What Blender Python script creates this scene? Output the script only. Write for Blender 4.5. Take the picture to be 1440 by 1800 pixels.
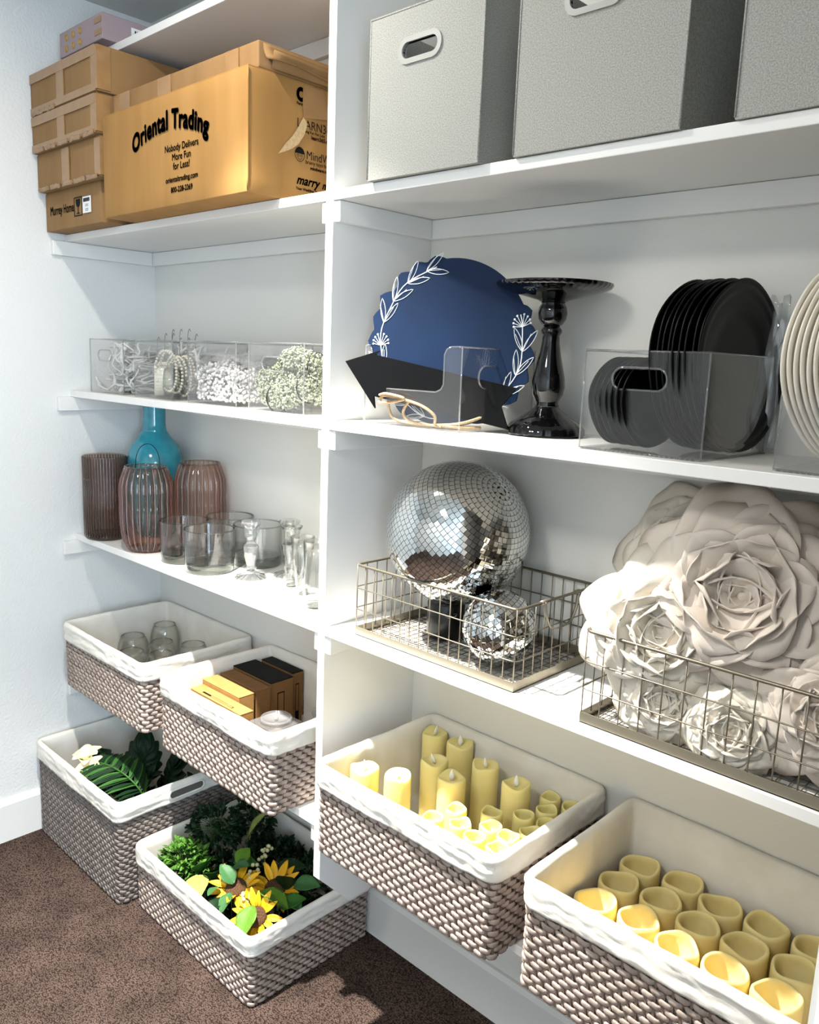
import bpy, bmesh, math, random
from mathutils import Vector, Matrix, noise

PI = math.pi
random.seed(7)
scene = bpy.context.scene
for _o in list(bpy.data.objects):
    bpy.data.objects.remove(_o)
col = scene.collection

# ------------------------------------------------------------ camera
CAM = Vector((2.6344, -1.1824, 1.6014))
YAW, PITCH, ROLL = 0.7574, 0.1814, 0.0388
_f = Vector((-math.sin(YAW) * math.cos(PITCH), math.cos(YAW) * math.cos(PITCH), -math.sin(PITCH)))
_r = Vector((math.cos(YAW), math.sin(YAW), 0))
_u = _r.cross(_f)
_r2 = _r * math.cos(ROLL) + _u * math.sin(ROLL)
_u2 = _u * math.cos(ROLL) - _r * math.sin(ROLL)
cam = bpy.data.cameras.new('camera')
cam.sensor_fit = 'HORIZONTAL'
cam.sensor_width = 36.0
cam.lens = 1452.1 / 1440 * 36.0
cam.clip_start = 0.02
camo = bpy.data.objects.new('camera', cam)
col.objects.link(camo)
camo.matrix_world = Matrix(((_r2.x, _u2.x, -_f.x, CAM.x), (_r2.y, _u2.y, -_f.y, CAM.y), (_r2.z, _u2.z, -_f.z, CAM.z), (0, 0, 0, 1)))
scene.camera = camo

# ------------------------------------------------------------ light and exposure
vs = scene.view_settings
vs.view_transform = 'Standard'
vs.look = 'None'
vs.gamma = 1.0
vs.exposure = 0.08
vs.use_curve_mapping = False
scene.cycles.max_bounces = 7
scene.cycles.diffuse_bounces = 3
scene.cycles.glossy_bounces = 3
scene.cycles.transmission_bounces = 5
scene.cycles.transparent_max_bounces = 48
scene.cycles.caustics_reflective = False
scene.cycles.caustics_refractive = False
scene.cycles.sample_clamp_indirect = 4.0
scene.cycles.use_denoising = True
scene.cycles.use_adaptive_sampling = True
scene.cycles.adaptive_threshold = 0.04

world = bpy.data.worlds.new('sky')
scene.world = world
world.use_nodes = True
_bg = world.node_tree.nodes['Background']
_bg.inputs[0].default_value = (0.62, 0.80, 1.0, 1)
_bg.inputs[1].default_value = 1.0


def lamp(name, kind, loc, energy, color, **kw):
    d = bpy.data.lights.new(name, kind)
    d.energy = energy
    d.color = color
    for k, v in kw.items():
        setattr(d, k, v)
    o = bpy.data.objects.new(name, d)
    col.objects.link(o)
    o.location = loc
    return o


# the recessed gimbal lamp in the ceiling just in front of the shelving: a narrow beam aimed at the right bay plus its wide spill
DOWN = (1.16, -0.49, 2.612)
_sp = lamp('downlight_beam', 'SPOT', DOWN, 850.0, (1.0, 0.965, 0.905), spot_size=math.radians(74), spot_blend=1.0, shadow_soft_size=0.026)
_sp.rotation_euler = (Vector((1.40, -0.38, 0.0)) - Vector(DOWN)).to_track_quat('-Z', 'Y').to_euler()
lamp('downlight_spill', 'AREA', DOWN, 12.5, (1.0, 0.965, 0.905), shape='DISK', size=0.055)
# unseen fill lamp added over the room behind the camera, and the window in the right-hand wall
ROOM_X, ROOM_Y, ROOM_Z = 4.3, -2.7, 2.635
PANEL = (1.9, -1.75, 2.60)
lamp('added_fill_lamp', 'AREA', PANEL, 22.0, (1.0, 0.965, 0.91), shape='DISK', size=0.45)
WIN = (-2.5, -1.1, 0.5, 2.3)          # y0, y1, z0, z1 of the window opening in the right-hand wall
_p = lamp('window_daylight', 'AREA', (ROOM_X + 0.09, (WIN[0] + WIN[1]) / 2, (WIN[2] + WIN[3]) / 2), 104.0, (0.62, 0.80, 1.0), shape='RECTANGLE', size=WIN[1] - WIN[0], size_y=WIN[3] - WIN[2])
_p.rotation_euler = (PI / 2, 0, PI / 2)


# ------------------------------------------------------------ helpers
def lin(c):
    out = []
    for v in c[:3]:
        v = v / 255.0
        out.append(v / 12.92 if v <= 0.04045 else ((v + 0.055) / 1.055) ** 2.4)
    return (out[0], out[1], out[2], 1.0)


def new_mat(name):
    m = bpy.data.materials.new(name)
    m.use_nodes = True
    return m, m.node_tree.nodes, m.node_tree.links


def mat(name, c, rough=0.5, metal=0.0, spec=0.5, c2=None, cscale=40.0, cdetail=3.0, bump=0.0, bscale=100.0, bdist=0.002, sss=0.0, sssr=(0.02, 0.012, 0.006), coat=0.0, stretch=None, voronoi=False):
    m, N, L = new_mat(name)
    b = N['Principled BSDF']
    b.inputs['Base Color'].default_value = lin(c)
    b.inputs['Roughness'].default_value = rough
    b.inputs['Metallic'].default_value = metal
    b.inputs['Specular IOR Level'].default_value = spec
    if coat:
        b.inputs['Coat Weight'].default_value = coat
        b.inputs['Coat Roughness'].default_value = 0.05
    if sss:
        b.inputs['Subsurface Weight'].default_value = sss
        b.inputs['Subsurface Radius'].default_value = sssr
        b.inputs['Subsurface Scale'].default_value = 1.0
    vec = None
    if c2 is not None or bump:
        tc = N.new('ShaderNodeTexCoord')
        vec = tc.outputs['Object']
        if stretch:
            mp = N.new('ShaderNodeMapping')
            mp.inputs['Scale'].default_value = stretch
            L.new(vec, mp.inputs['Vector'])
            vec = mp.outputs['Vector']
    if c2 is not None:
        n = N.new('ShaderNodeTexNoise')
        n.inputs['Scale'].default_value = cscale
        n.inputs['Detail'].default_value = cdetail
        L.new(vec, n.inputs['Vector'])
        r = N.new('ShaderNodeValToRGB')
        r.color_ramp.elements[0].position = 0.35
        r.color_ramp.elements[1].position = 0.65
        r.color_ramp.elements[0].color = lin(c)
        r.color_ramp.elements[1].color = lin(c2)
        L.new(n.outputs['Fac'], r.inputs['Fac'])
        L.new(r.outputs['Color'], b.inputs['Base Color'])
    if bump:
        if voronoi:
            n = N.new('ShaderNodeTexVoronoi')
            n.inputs['Scale'].default_value = bscale
            h = n.outputs['Distance']
        else:
            n = N.new('ShaderNodeTexNoise')
            n.inputs['Scale'].default_value = bscale
            n.inputs['Detail'].default_value = 2.0
            h = n.outputs['Fac']
        L.new(vec, n.inputs['Vector'])
        bp = N.new('ShaderNodeBump')
        bp.inputs['Strength'].default_value = bump
        bp.inputs['Distance'].default_value = bdist
        L.new(h, bp.inputs['Height'])
        L.new(bp.outputs['Normal'], b.inputs['Normal'])
    return m


def glass_mat(name, tint, edge=None, haze=0.0, gloss=1.0, rough=0.02, power=1.0):
    """Thin clear material: tinted see-through mixed with a mirror coat by Fresnel; edges seen at a slant are deeper in colour."""
    m, N, L = new_mat(name)
    N.remove(N['Principled BSDF'])
    out = N['Material Output']
    tr = N.new('ShaderNodeBsdfTransparent')
    tr.inputs[0].default_value = (*tint, 1)
    if edge:
        lw = N.new('ShaderNodeLayerWeight')
        lw.inputs['Blend'].default_value = 0.35
        mx = N.new('ShaderNodeMix')
        mx.data_type = 'RGBA'
        mx.inputs['A'].default_value = (*tint, 1)
        mx.inputs['B'].default_value = (*edge, 1)
        ep = N.new('ShaderNodeMath')
        ep.operation = 'POWER'
        ep.inputs[1].default_value = power
        L.new(lw.outputs['Facing'], ep.inputs[0])
        L.new(ep.outputs[0], mx.inputs['Factor'])
        L.new(mx.outputs['Result'], tr.inputs[0])
    base = tr.outputs[0]
    if haze:
        df = N.new('ShaderNodeBsdfDiffuse')
        df.inputs[0].default_value = (0.9, 0.9, 0.9, 1)
        mh = N.new('ShaderNodeMixShader')
        mh.inputs[0].default_value = haze
        L.new(base, mh.inputs[1])
        L.new(df.outputs[0], mh.inputs[2])
        base = mh.outputs[0]
    fr = N.new('ShaderNodeLayerWeight')
    fr.inputs['Blend'].default_value = 0.5
    pw = N.new('ShaderNodeMath')
    pw.operation = 'POWER'
    pw.inputs[1].default_value = 4.0
    L.new(fr.outputs['Facing'], pw.inputs[0])
    mu = N.new('ShaderNodeMath')
    mu.operation = 'MULTIPLY_ADD'
    mu.inputs[1].default_value = 0.75 * gloss
    mu.inputs[2].default_value = 0.035 * gloss
    mu.use_clamp = True
    L.new(pw.outputs[0], mu.inputs[0])
    gl = N.new('ShaderNodeBsdfGlossy')
    gl.inputs['Roughness'].default_value = rough
    ms = N.new('ShaderNodeMixShader')
    L.new(mu.outputs[0], ms.inputs[0])
    L.new(base, ms.inputs[1])
    L.new(gl.outputs[0], ms.inputs[2])
    L.new(ms.outputs[0], out.inputs['Surface'])
    return m


class G:
    """Collects vertices and faces of one mesh."""

    def __init__(s):
        s.v, s.f = [], []

    def add(s, vs, fs, M=None):
        n = len(s.v)
        s.v += [tuple(M @ Vector(v)) for v in vs] if M is not None else [tuple(v) for v in vs]
        s.f += [tuple(i + n for i in f) for f in fs]
        return s

    def box(s, x0, x1, y0, y1, z0, z1, M=None):
        return s.add([(x0, y0, z0), (x1, y0, z0), (x1, y1, z0), (x0, y1, z0), (x0, y0, z1), (x1, y0, z1), (x1, y1, z1), (x0, y1, z1)],
                     [(3, 2, 1, 0), (4, 5, 6, 7), (0, 1, 5, 4), (1, 2, 6, 5), (2, 3, 7, 6), (3, 0, 4, 7)], M)

    def bbox(s, x0, x1, y0, y1, z0, z1, r=0.002, seg=2, M=None):
        bm = bmesh.new()
        bmesh.ops.create_cube(bm, size=1)
        for v in bm.verts:
            v.co = Vector((x0 + (v.co.x + .5) * (x1 - x0), y0 + (v.co.y + .5) * (y1 - y0), z0 + (v.co.z + .5) * (z1 - z0)))
        bmesh.ops.bevel(bm, geom=bm.edges[:], offset=r, segments=seg, affect='EDGES', profile=0.5)
        bm.verts.index_update()
        s.add([v.co.copy() for v in bm.verts], [[v.index for v in f.verts] for f in bm.faces], M)
        bm.free()
        return s

    def lathe(s, prof, n=40, M=None, lobes=0, depth=0.0, lobe_z=None, sharp=1.0, closed=False):
        vs, fs = [], []
        k = len(prof)
        for r, z in prof:
            for i in range(n):
                a = 2 * PI * i / n
                rr = r
                if lobes:
                    w = 1.0 if lobe_z is None else lobe_z(z)
                    rr = r * (1 - depth * w * (1 - abs(math.sin(a * lobes / 2)) ** sharp))
                vs.append((rr * math.cos(a), rr * math.sin(a), z))
        for j in range(k - 1):
            for i in range(n):
                fs.append((j * n + i, j * n + (i + 1) % n, (j + 1) * n + (i + 1) % n, (j + 1) * n + i))
        if prof[0][0] > 1e-6 and not closed:
            fs.append(tuple(range(n - 1, -1, -1)))
        if prof[-1][0] > 1e-6 and not closed:
            fs.append(tuple((k - 1) * n + i for i in range(n)))
        if closed:
            for i in range(n):
                fs.append(((k - 1) * n + i, (k - 1) * n + (i + 1) % n, (i + 1) % n, i))
        return s.add(vs, fs, M)

    def tube(s, pts, r=0.002, n=6, closed=False, flat=1.0, M=None, up=None):
        pts = [Vector(p) for p in pts]
        k = len(pts)
        vs, fs = [], []
        prev = None
        for i, p in enumerate(pts):
            if closed:
                t = pts[(i + 1) % k] - pts[i - 1]
            else:
                t = pts[min(i + 1, k - 1)] - pts[max(i - 1, 0)]
            if t.length < 1e-9:
                t = Vector((0, 0, 1))
            t.normalize()
            if up is not None:
                a = Vector(up)
                a = (a - t * a.dot(t))
            elif prev is None:
                a = Vector((0, 0, 1)) if abs(t.z) < 0.9 else Vector((1, 0, 0))
                a = a - t * a.dot(t)
            else:
                a = prev - t * prev.dot(t)
            if a.length < 1e-6:
                a = t.orthogonal()
            a.normalize()
            prev = a
            b = t.cross(a)
            rr = r(i / max(1, k - 1)) if callable(r) else r
            for j in range(n):
                w = 2 * PI * j / n
                vs.append(p + a * (rr * math.cos(w)) + b * (rr * flat * math.sin(w)))
        m = k if closed else k - 1
        for i in range(m):
            for j in range(n):
                fs.append((i * n + j, i * n + (j + 1) % n, ((i + 1) % k) * n + (j + 1) % n, ((i + 1) % k) * n + j))
        if not closed:
            fs.append(tuple(range(n - 1, -1, -1)))
            fs.append(tuple((k - 1) * n + j for j in range(n)))
        return s.add(vs, fs, M)

    def grid(s, fn, nu, nv, M=None, thick=0.0):
        """fn(u,v)->(x,y,z); with thick a closed solid sheet."""
        P = [[Vector(fn(i / nu, j / nv)) for j in range(nv + 1)] for i in range(nu + 1)]
        vs = [P[i][j] for i in range(nu + 1) for j in range(nv + 1)]
        w = nv + 1
        fs = [(i * w + j, (i + 1) * w + j, (i + 1) * w + j + 1, i * w + j + 1) for i in range(nu) for j in range(nv)]
        if thick:
            nn = len(vs)
            nor = []
            for i in range(nu + 1):
                for j in range(nv + 1):
                    a = P[min(i + 1, nu)][j] - P[max(i - 1, 0)][j]
                    b = P[i][min(j + 1, nv)] - P[i][max(j - 1, 0)]
                    n_ = a.cross(b)
                    nor.append(n_.normalized() if n_.length > 1e-12 else Vector((0, 0, 1)))
            vs = vs + [vs[i] - nor[i] * thick for i in range(nn)]
            fs = fs + [tuple(reversed([q + nn for q in f])) for f in fs]
            for i in range(nu):
                fs.append((i * w, nn + i * w, nn + (i + 1) * w, (i + 1) * w))
                fs.append((i * w + nv, (i + 1) * w + nv, nn + (i + 1) * w + nv, nn + i * w + nv))
            for j in range(nv):
                fs.append((j, j + 1, nn + j + 1, nn + j))
                fs.append((nu * w + j, nn + nu * w + j, nn + nu * w + j + 1, nu * w + j + 1))
        return s.add(vs, fs, M)

    def prism(s, poly, h, M=None, cap=True):
        """poly: 2D outline (x,z) extruded along +y by h."""
        n = len(poly)
        vs = [(x, 0, z) for x, z in poly] + [(x, h, z) for x, z in poly]
        fs = [(i, (i + 1) % n, n + (i + 1) % n, n + i) for i in range(n)]
        if cap:
            fs += [tuple(range(n - 1, -1, -1)), tuple(range(n, 2 * n))]
        return s.add(vs, fs, M)

    def mesh(s, name, m=None, smooth=False, angle=None):
        me = bpy.data.meshes.new(name)
        me.from_pydata(s.v, [], s.f)
        if m is not None:
            me.materials.append(m)
        if smooth:
            me.polygons.foreach_set('use_smooth', [True] * len(me.polygons))
            if angle is not None:
                try:
                    me.set_sharp_from_angle(angle=math.radians(angle))
                except Exception:
                    pass
        me.update()
        return me

    def obj(s, name, m, parent=None, smooth=False, angle=None, loc=None, M=None, kind=None):
        return link(name, s.mesh(name, m, smooth, angle), parent, loc, M, kind)


def link(name, me, parent=None, loc=None, M=None, kind=None):
    o = bpy.data.objects.new(name, me)
    col.objects.link(o)
    if parent is not None:
        o.parent = parent
    if M is not None:
        o.matrix_local = M
    elif loc is not None:
        o.location = loc
    if kind:
        o['kind'] = kind
    return o


def tag(o, label, cat, group=None):
    o['label'] = label
    o['category'] = cat
    if group:
        o['group'] = group
    return o


def thing(name, label, cat, loc=(0, 0, 0), rotz=0.0, group=None, M=None):
    o = bpy.data.objects.new(name, None)
    o.empty_display_size = 0.02
    col.objects.link(o)
    if M is not None:
        o.matrix_world = M
    else:
        o.location = loc
        o.rotation_euler = (0, 0, rotz)
    return tag(o, label, cat, group)


def struct(name, g, m, **kw):
    o = g.obj(name, m, **kw)
    o['kind'] = 'structure'
    return o


def copy_tree(o, parent=None):
    c = o.copy()
    col.objects.link(c)
    c.parent = parent
    for ch in KIDS.get(o.name, []) or [k for k in o.children]:
        copy_tree(ch, c)
    return c


KIDS = {}


def T(x=0, y=0, z=0):
    return Matrix.Translation((x, y, z))


def RX(a):
    return Matrix.Rotation(a, 4, 'X')


def RY(a):
    return Matrix.Rotation(a, 4, 'Y')


def RZ(a):
    return Matrix.Rotation(a, 4, 'Z')


def SC(x, y, z):
    return Matrix.Diagonal((x, y, z, 1))


def ico(sub):
    bm = bmesh.new()
    bmesh.ops.create_icosphere(bm, subdivisions=sub, radius=1)
    bm.verts.index_update()
    r = ([v.co.copy() for v in bm.verts], [tuple(v.index for v in f.verts) for f in bm.faces])
    bm.free()
    return r


ICO1, ICO2 = ico(1), ico(2)


def text_geo(s, size=1.0, bold=0.0, sx=1.0, align='LEFT', shear=0.0, space=1.0):
    """Flat lettering as vertices (x, y) and faces, from the built-in font."""
    cu = bpy.data.curves.new('t', 'FONT')
    cu.body = s
    cu.size = size
    cu.align_x = align
    cu.shear = shear
    cu.space_character = space
    cu.fill_mode = 'FRONT'
    o = bpy.data.objects.new('t', cu)
    col.objects.link(o)
    dg = bpy.context.evaluated_depsgraph_get()
    me = bpy.data.meshes.new_from_object(o.evaluated_get(dg))
    v0 = [(v.co.x * sx, v.co.y) for v in me.vertices]
    f0 = [tuple(p.vertices) for p in me.polygons]
    vs, fs = [], []
    offs = [(0, 0)] if not bold else [(bold * a_, bold * b_) for a_, b_ in ((0, 0), (1, 0), (-1, 0), (0, 1), (0, -1), (.7, .7), (-.7, .7), (.7, -.7), (-.7, -.7))]
    for ox, oy in offs:                       # heavier strokes: the outline repeated a hair apart
        k = len(vs)
        vs += [(x + ox, y + oy) for x, y in v0]
        fs += [tuple(i + k for i in f) for f in f0]
    bpy.data.objects.remove(o)
    bpy.data.curves.remove(cu)
    bpy.data.meshes.remove(me)
    return vs, fs
# ------------------------------------------------------------ materials of the room
M_wall = mat('wall_paint', (236, 235, 231), 0.75, spec=0.3, bump=0.55, bscale=120, bdist=0.003)
M_wall2 = mat('wall_paint_smooth', (234, 232, 225), 0.7, spec=0.3, bump=0.18, bscale=150, bdist=0.002)
M_ceil = mat('ceiling_paint', (214, 213, 209), 0.85, spec=0.2, bump=0.2, bscale=120, bdist=0.002)
M_white = mat('white_lacquer', (243, 241, 236), 0.38, spec=0.45, bump=0.02, bscale=40)
M_trim = mat('trim_paint', (240, 238, 232), 0.45, spec=0.4)


def carpet_mat():
    m, N, L = new_mat('carpet_loop')
    b = N['Principled BSDF']
    b.inputs['Roughness'].default_value = 0.95
    b.inputs['Specular IOR Level'].default_value = 0.1
    tc = N.new('ShaderNodeTexCoord')
    mp = N.new('ShaderNodeMapping')
    mp.inputs['Scale'].default_value = (1.0, 1.45, 1.0)
    L.new(tc.outputs['Object'], mp.inputs['Vector'])
    vo = N.new('ShaderNodeTexVoronoi')
    vo.inputs['Scale'].default_value = 210
    L.new(mp.outputs['Vector'], vo.inputs['Vector'])
    n2 = N.new('ShaderNodeTexNoise')
    n2.inputs['Scale'].default_value = 9
    n2.inputs['Detail'].default_value = 4
    L.new(tc.outputs['Object'], n2.inputs['Vector'])
    n3 = N.new('ShaderNodeTexNoise')
    n3.inputs['Scale'].default_value = 420
    L.new(tc.outputs['Object'], n3.inputs['Vector'])
    r = N.new('ShaderNodeValToRGB')
    r.color_ramp.elements[0].color = lin((122, 102, 92))
    r.color_ramp.elements[1].color = lin((50, 40, 36))
    r.color_ramp.elements[0].position = 0.05
    r.color_ramp.elements[1].position = 0.75
    L.new(vo.outputs['Distance'], r.inputs['Fac'])
    r2 = N.new('ShaderNodeValToRGB')
    r2.color_ramp.elements[0].color = (0.6, 0.6, 0.6, 1)
    r2.color_ramp.elements[1].color = (1.1, 1.08, 1.06, 1)
    r2.color_ramp.elements[0].position = 0.3
    r2.color_ramp.elements[1].position = 0.7
    ad = N.new('ShaderNodeMath')
    ad.operation = 'ADD'
    L.new(n2.outputs['Fac'], ad.inputs[0])
    sb = N.new('ShaderNodeMath')
    sb.operation = 'MULTIPLY_ADD'
    sb.inputs[1].default_value = 0.8
    sb.inputs[2].default_value = -0.4
    L.new(n3.outputs['Fac'], sb.inputs[0])
    L.new(sb.outputs[0], ad.inputs[1])
    L.new(ad.outputs[0], r2.inputs['Fac'])
    mx = N.new('ShaderNodeMix')
    mx.data_type = 'RGBA'
    mx.blend_type = 'MULTIPLY'
    mx.inputs['Factor'].default_value = 1.0
    L.new(r.outputs['Color'], mx.inputs['A'])
    L.new(r2.outputs['Color'], mx.inputs['B'])
    L.new(mx.outputs['Result'], b.inputs['Base Color'])
    bp = N.new('ShaderNodeBump')
    bp.inputs['Strength'].default_value = 1.0
    bp.inputs['Distance'].default_value = 0.004
    bp.invert = True
    L.new(vo.outputs['Distance'], bp.inputs['Height'])
    L.new(bp.outputs['Normal'], b.inputs['Normal'])
    return m


M_carpet = carpet_mat()

# ------------------------------------------------------------ room shell
W, TD, D = 1.2417, 0.0232, 0.305
TH = 0.0207
zA, zB, zC, zD, zE = 1.943, 1.466, 0.997, 0.512, 2.417
XR = W + TD
X2 = 2.80
struct('floor', G().box(-0.1, ROOM_X + 0.1, ROOM_Y - 0.1, D + 0.1, -0.05, 0), M_carpet)
struct('ceiling', G().box(-0.1, ROOM_X + 0.1, ROOM_Y - 0.1, D + 0.1, ROOM_Z, ROOM_Z + 0.05), M_ceil)
struct('wall_left', G().box(-0.1, 0, ROOM_Y, D, 0, ROOM_Z), M_wall)
struct('wall_back', G().box(-0.1, ROOM_X + 0.1, D, D + 0.1, 0, ROOM_Z), M_wall2)
struct('wall_front', G().box(-0.1, ROOM_X + 0.1, ROOM_Y - 0.1, ROOM_Y, 0, ROOM_Z), M_wall)
struct('wall_right', G().box(ROOM_X, ROOM_X + 0.1, ROOM_Y, WIN[0], 0, ROOM_Z).box(ROOM_X, ROOM_X + 0.1, WIN[1], D, 0, ROOM_Z)
       .box(ROOM_X, ROOM_X + 0.1, WIN[0], WIN[1], 0, WIN[2]).box(ROOM_X, ROOM_X + 0.1, WIN[0], WIN[1], WIN[3], ROOM_Z), M_wall)
_wf = G()
_t = 0.05
_ym = (WIN[0] + WIN[1]) / 2
for _q in ((WIN[0], WIN[0] + _t, WIN[2], WIN[3]), (WIN[1] - _t, WIN[1], WIN[2], WIN[3]), (WIN[0], WIN[1], WIN[2], WIN[2] + _t), (WIN[0], WIN[1], WIN[3] - _t, WIN[3]), (_ym - .025, _ym + .025, WIN[2], WIN[3])):
    _wf.box(ROOM_X + .03, ROOM_X + .07, *_q)
struct('window_1', _wf, M_trim)


def base_profile(g, x0, y0, x1, y1, nx, ny, h=0.138, t=0.0154):
    """Skirting with a small bevel on top; (nx,ny) points into the room."""
    prof = [(0, 0), (t, 0), (t, h - 0.012), (t - 0.006, h), (0, h)]
    vs = [(x0 + nx * a, y0 + ny * a, z) for a, z in prof] + [(x1 + nx * a, y1 + ny * a, z) for a, z in prof]
    n = len(prof)
    fs = [(i, (i + 1) % n, n + (i + 1) % n, n + i) for i in range(n)] + [tuple(range(n - 1, -1, -1)), tuple(range(n, 2 * n))]
    return g.add(vs, fs)


struct('baseboard_left', base_profile(G(), 0, ROOM_Y, 0, D, 1, 0), M_trim)
struct('baseboard_back', base_profile(G(), 0, D, ROOM_X, D, 0, -1), M_trim)

# end of the partition wall with its casing, just inside the right edge of the picture
struct('wall_doorway', G().box(2.544, ROOM_X, -0.74, -0.66, 0, ROOM_Z), M_wall)
struct('trim_1', G().bbox(2.5288, 2.5435, -0.7405, -0.6595, 0.001, ROOM_Z - 0.001, 0.002, 1).bbox(2.5330, 2.604, -0.752, -0.7408, 0.001, ROOM_Z - 0.001, 0.002, 1), M_trim)

# recessed lamp trim on the ceiling
_dl = thing('ceiling_light', 'round white recessed ceiling light in front of the shelves', 'ceiling light', (DOWN[0], DOWN[1], ROOM_Z))
G().lathe([(0.05, -0.001), (0.075, -0.001), (0.072, -0.008), (0.052, -0.010)], 40, closed=True).obj('trim_ring', M_trim, _dl, smooth=True)

_rl = thing('ceiling_light', 'large round fill light, added unseen over the middle of the room', 'ceiling light', (PANEL[0], PANEL[1], ROOM_Z))  # fixture added around the unseen fill lamp
G().lathe([(.23, -.001), (.26, -.001), (.26, -.03), (.232, -.034)], 48, closed=True).obj('trim_ring', M_trim, _rl, smooth=True)

# ------------------------------------------------------------ shelving
CH, CT = 0.043, 0.017


def shelf(label, x0, x1, z, left_wall=False, right=True, left=True, back=True):
    s = thing('shelf', label, 'shelf', (x0, 0, z))
    w = x1 - x0
    G().bbox(0.0006, w - 0.0006, 0, D - 0.0005, -TH, 0, 0.0015, 2).obj('board', M_white, s)
    zt = -TH - 0.0005
    if left:
        y0 = -0.046 if left_wall else 0.0035
        G().bbox(0.0005, CT, y0, D - CT - 0.001, zt - CH, zt, 0.002, 2).obj('cleat', M_white, s)
    if right:
        G().bbox(w - CT, w - 0.0005, 0.0035, D - CT - 0.001, zt - CH, zt, 0.002, 2).obj('cleat', M_white, s)
    if back:
        G().bbox(0.0005, w - 0.0005, D - CT, D - 0.0005, zt - CH, zt, 0.002, 2).obj('cleat', M_white, s)
    return s


shelf('white shelf at the very top left, under the ceiling, carrying the mauve box', 0, W, zE, left=False)
shelf('white shelf in the left bay that carries the cardboard boxes', 0, W, zA, True)
shelf('white shelf in the left bay that carries four small clear bins of beads', 0, W, zB, True)
shelf('white shelf in the left bay that carries the glass vases and tumblers', 0, W, zC, True)
shelf('lowest white shelf in the left bay, under the two upper wicker baskets', 0, W, zD, True)
shelf('white shelf in the right bay that carries the grey fabric bins', XR, X2, zA)
shelf('white shelf in the right bay under the black cake stand and clear bins', XR, X2, zB)
shelf('white shelf in the right bay that carries the two wire baskets', XR, X2, zC)
shelf('lowest white shelf in the right bay, under the candle baskets', XR, X2, zD)
for _x, _lab in ((W, 'white upright panel standing between the left and right shelf bays'), (X2, 'white upright panel closing the right shelf bay')):
    _pr = [(0, 0.36), (0.098, 0.258), (D - 0.0006, 0.258), (D - 0.0006, ROOM_Z - 0.001), (0, ROOM_Z - 0.001)]
    _g = G()
    _n = len(_pr)
    _g.add([(0, y, z) for y, z in _pr] + [(TD, y, z) for y, z in _pr], [tuple(range(_n - 1, -1, -1)), tuple(range(_n, 2 * _n))] + [(i, (i + 1) % _n, _n + (i + 1) % _n, _n + i) for i in range(_n)])
    tag(_g.obj('shelf_divider', M_white, loc=(_x, 0, 0)), _lab, 'divider panel')
# ------------------------------------------------------------ wicker baskets with cloth liners
M_wick = mat('wicker_taupe', (176, 160, 149), 0.6, spec=0.35, c2=(150, 134, 124), cscale=60, bump=0.15, bscale=300, bdist=0.001)
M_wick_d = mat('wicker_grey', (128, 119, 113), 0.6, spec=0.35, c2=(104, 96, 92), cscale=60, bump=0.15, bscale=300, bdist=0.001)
M_stake = mat('wicker_stake', (120, 104, 94), 0.7, spec=0.2)
M_liner = mat('liner_cotton', (240, 236, 227), 0.85, spec=0.15, bump=0.3, bscale=700, bdist=0.0006, c2=(232, 227, 216), cscale=14)


def rrect(w, d, r, step):
    """Rounded rectangle outline as (x, y, nx, ny, s), about evenly spaced."""
    segs = []
    pts = []
    cs = [((w - r, r), -PI / 2), ((w - r, d - r), 0), ((r, d - r), PI / 2), ((r, r), PI)]
    lens = [w - 2 * r, r * PI / 2, d - 2 * r, r * PI / 2, w - 2 * r, r * PI / 2, d - 2 * r, r * PI / 2]
    P = sum(lens)
    n = max(16, round(P / step))

    def at(s):
        s = s % P
        if s < lens[0]:
            return (r + s, 0, 0, -1)
        s -= lens[0]
        for i in range(4):
            (c, a0) = cs[i]
            if s < lens[1]:
                a = a0 + s / r
                return (c[0] + r * math.cos(a), c[1] + r * math.sin(a), math.cos(a), math.sin(a))
            s -= lens[1]
            L_ = lens[2] if i % 2 == 0 else lens[0]
            if i == 3:
                break
            if s < L_:
                if i == 0:
                    return (w, r + s, 1, 0)
                if i == 1:
                    return (w - r - s, d, 0, 1)
                if i == 2:
                    return (0, d - r - s, -1, 0)
            s -= L_
        return (r, 0, 0, -1)

    return P, at, n


def strand_mesh(w, d, r, pitch, hh, th, amp, phase, m, seed):
    P, at, _ = rrect(w, d, r, 0.01)
    n = round(P / (2 * pitch))
    q = 8
    k = n * q
    rnd = random.Random(seed)
    wob = [rnd.uniform(-1, 1) for _ in range(n + 1)]
    vs, fs = [], []
    cs = [(-th * .5, -hh * .32), (th * .12, -hh * .5), (th * .5, -hh * .2), (th * .5, hh * .2), (th * .12, hh * .5), (-th * .5, hh * .32)]
    prof = [(-1.0, 0.0), (.1, .7), (.9, .8), (1.0, .5), (1.0, .1), (1.0, -.3), (.85, -.75), (.0, -.8)]
    for i in range(k):
        x, y, nx, ny = at(P * (i / k + phase / n))
        c, zz = prof[i % q]
        o = amp * c
        z = 0.0013 * zz + 0.0008 * wob[i // q]
        fat = 1.0 + 0.14 * c
        for a, b in cs:
            vs.append((x + nx * (o + a), y + ny * (o + a), z + b * fat))
    for i in range(k):
        for j in range(6):
            fs.append((i * 6 + j, i * 6 + (j + 1) % 6, ((i + 1) % k) * 6 + (j + 1) % 6, ((i + 1) % k) * 6 + j))
    return G().add(vs, fs).mesh('strand', m, True)


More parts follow.
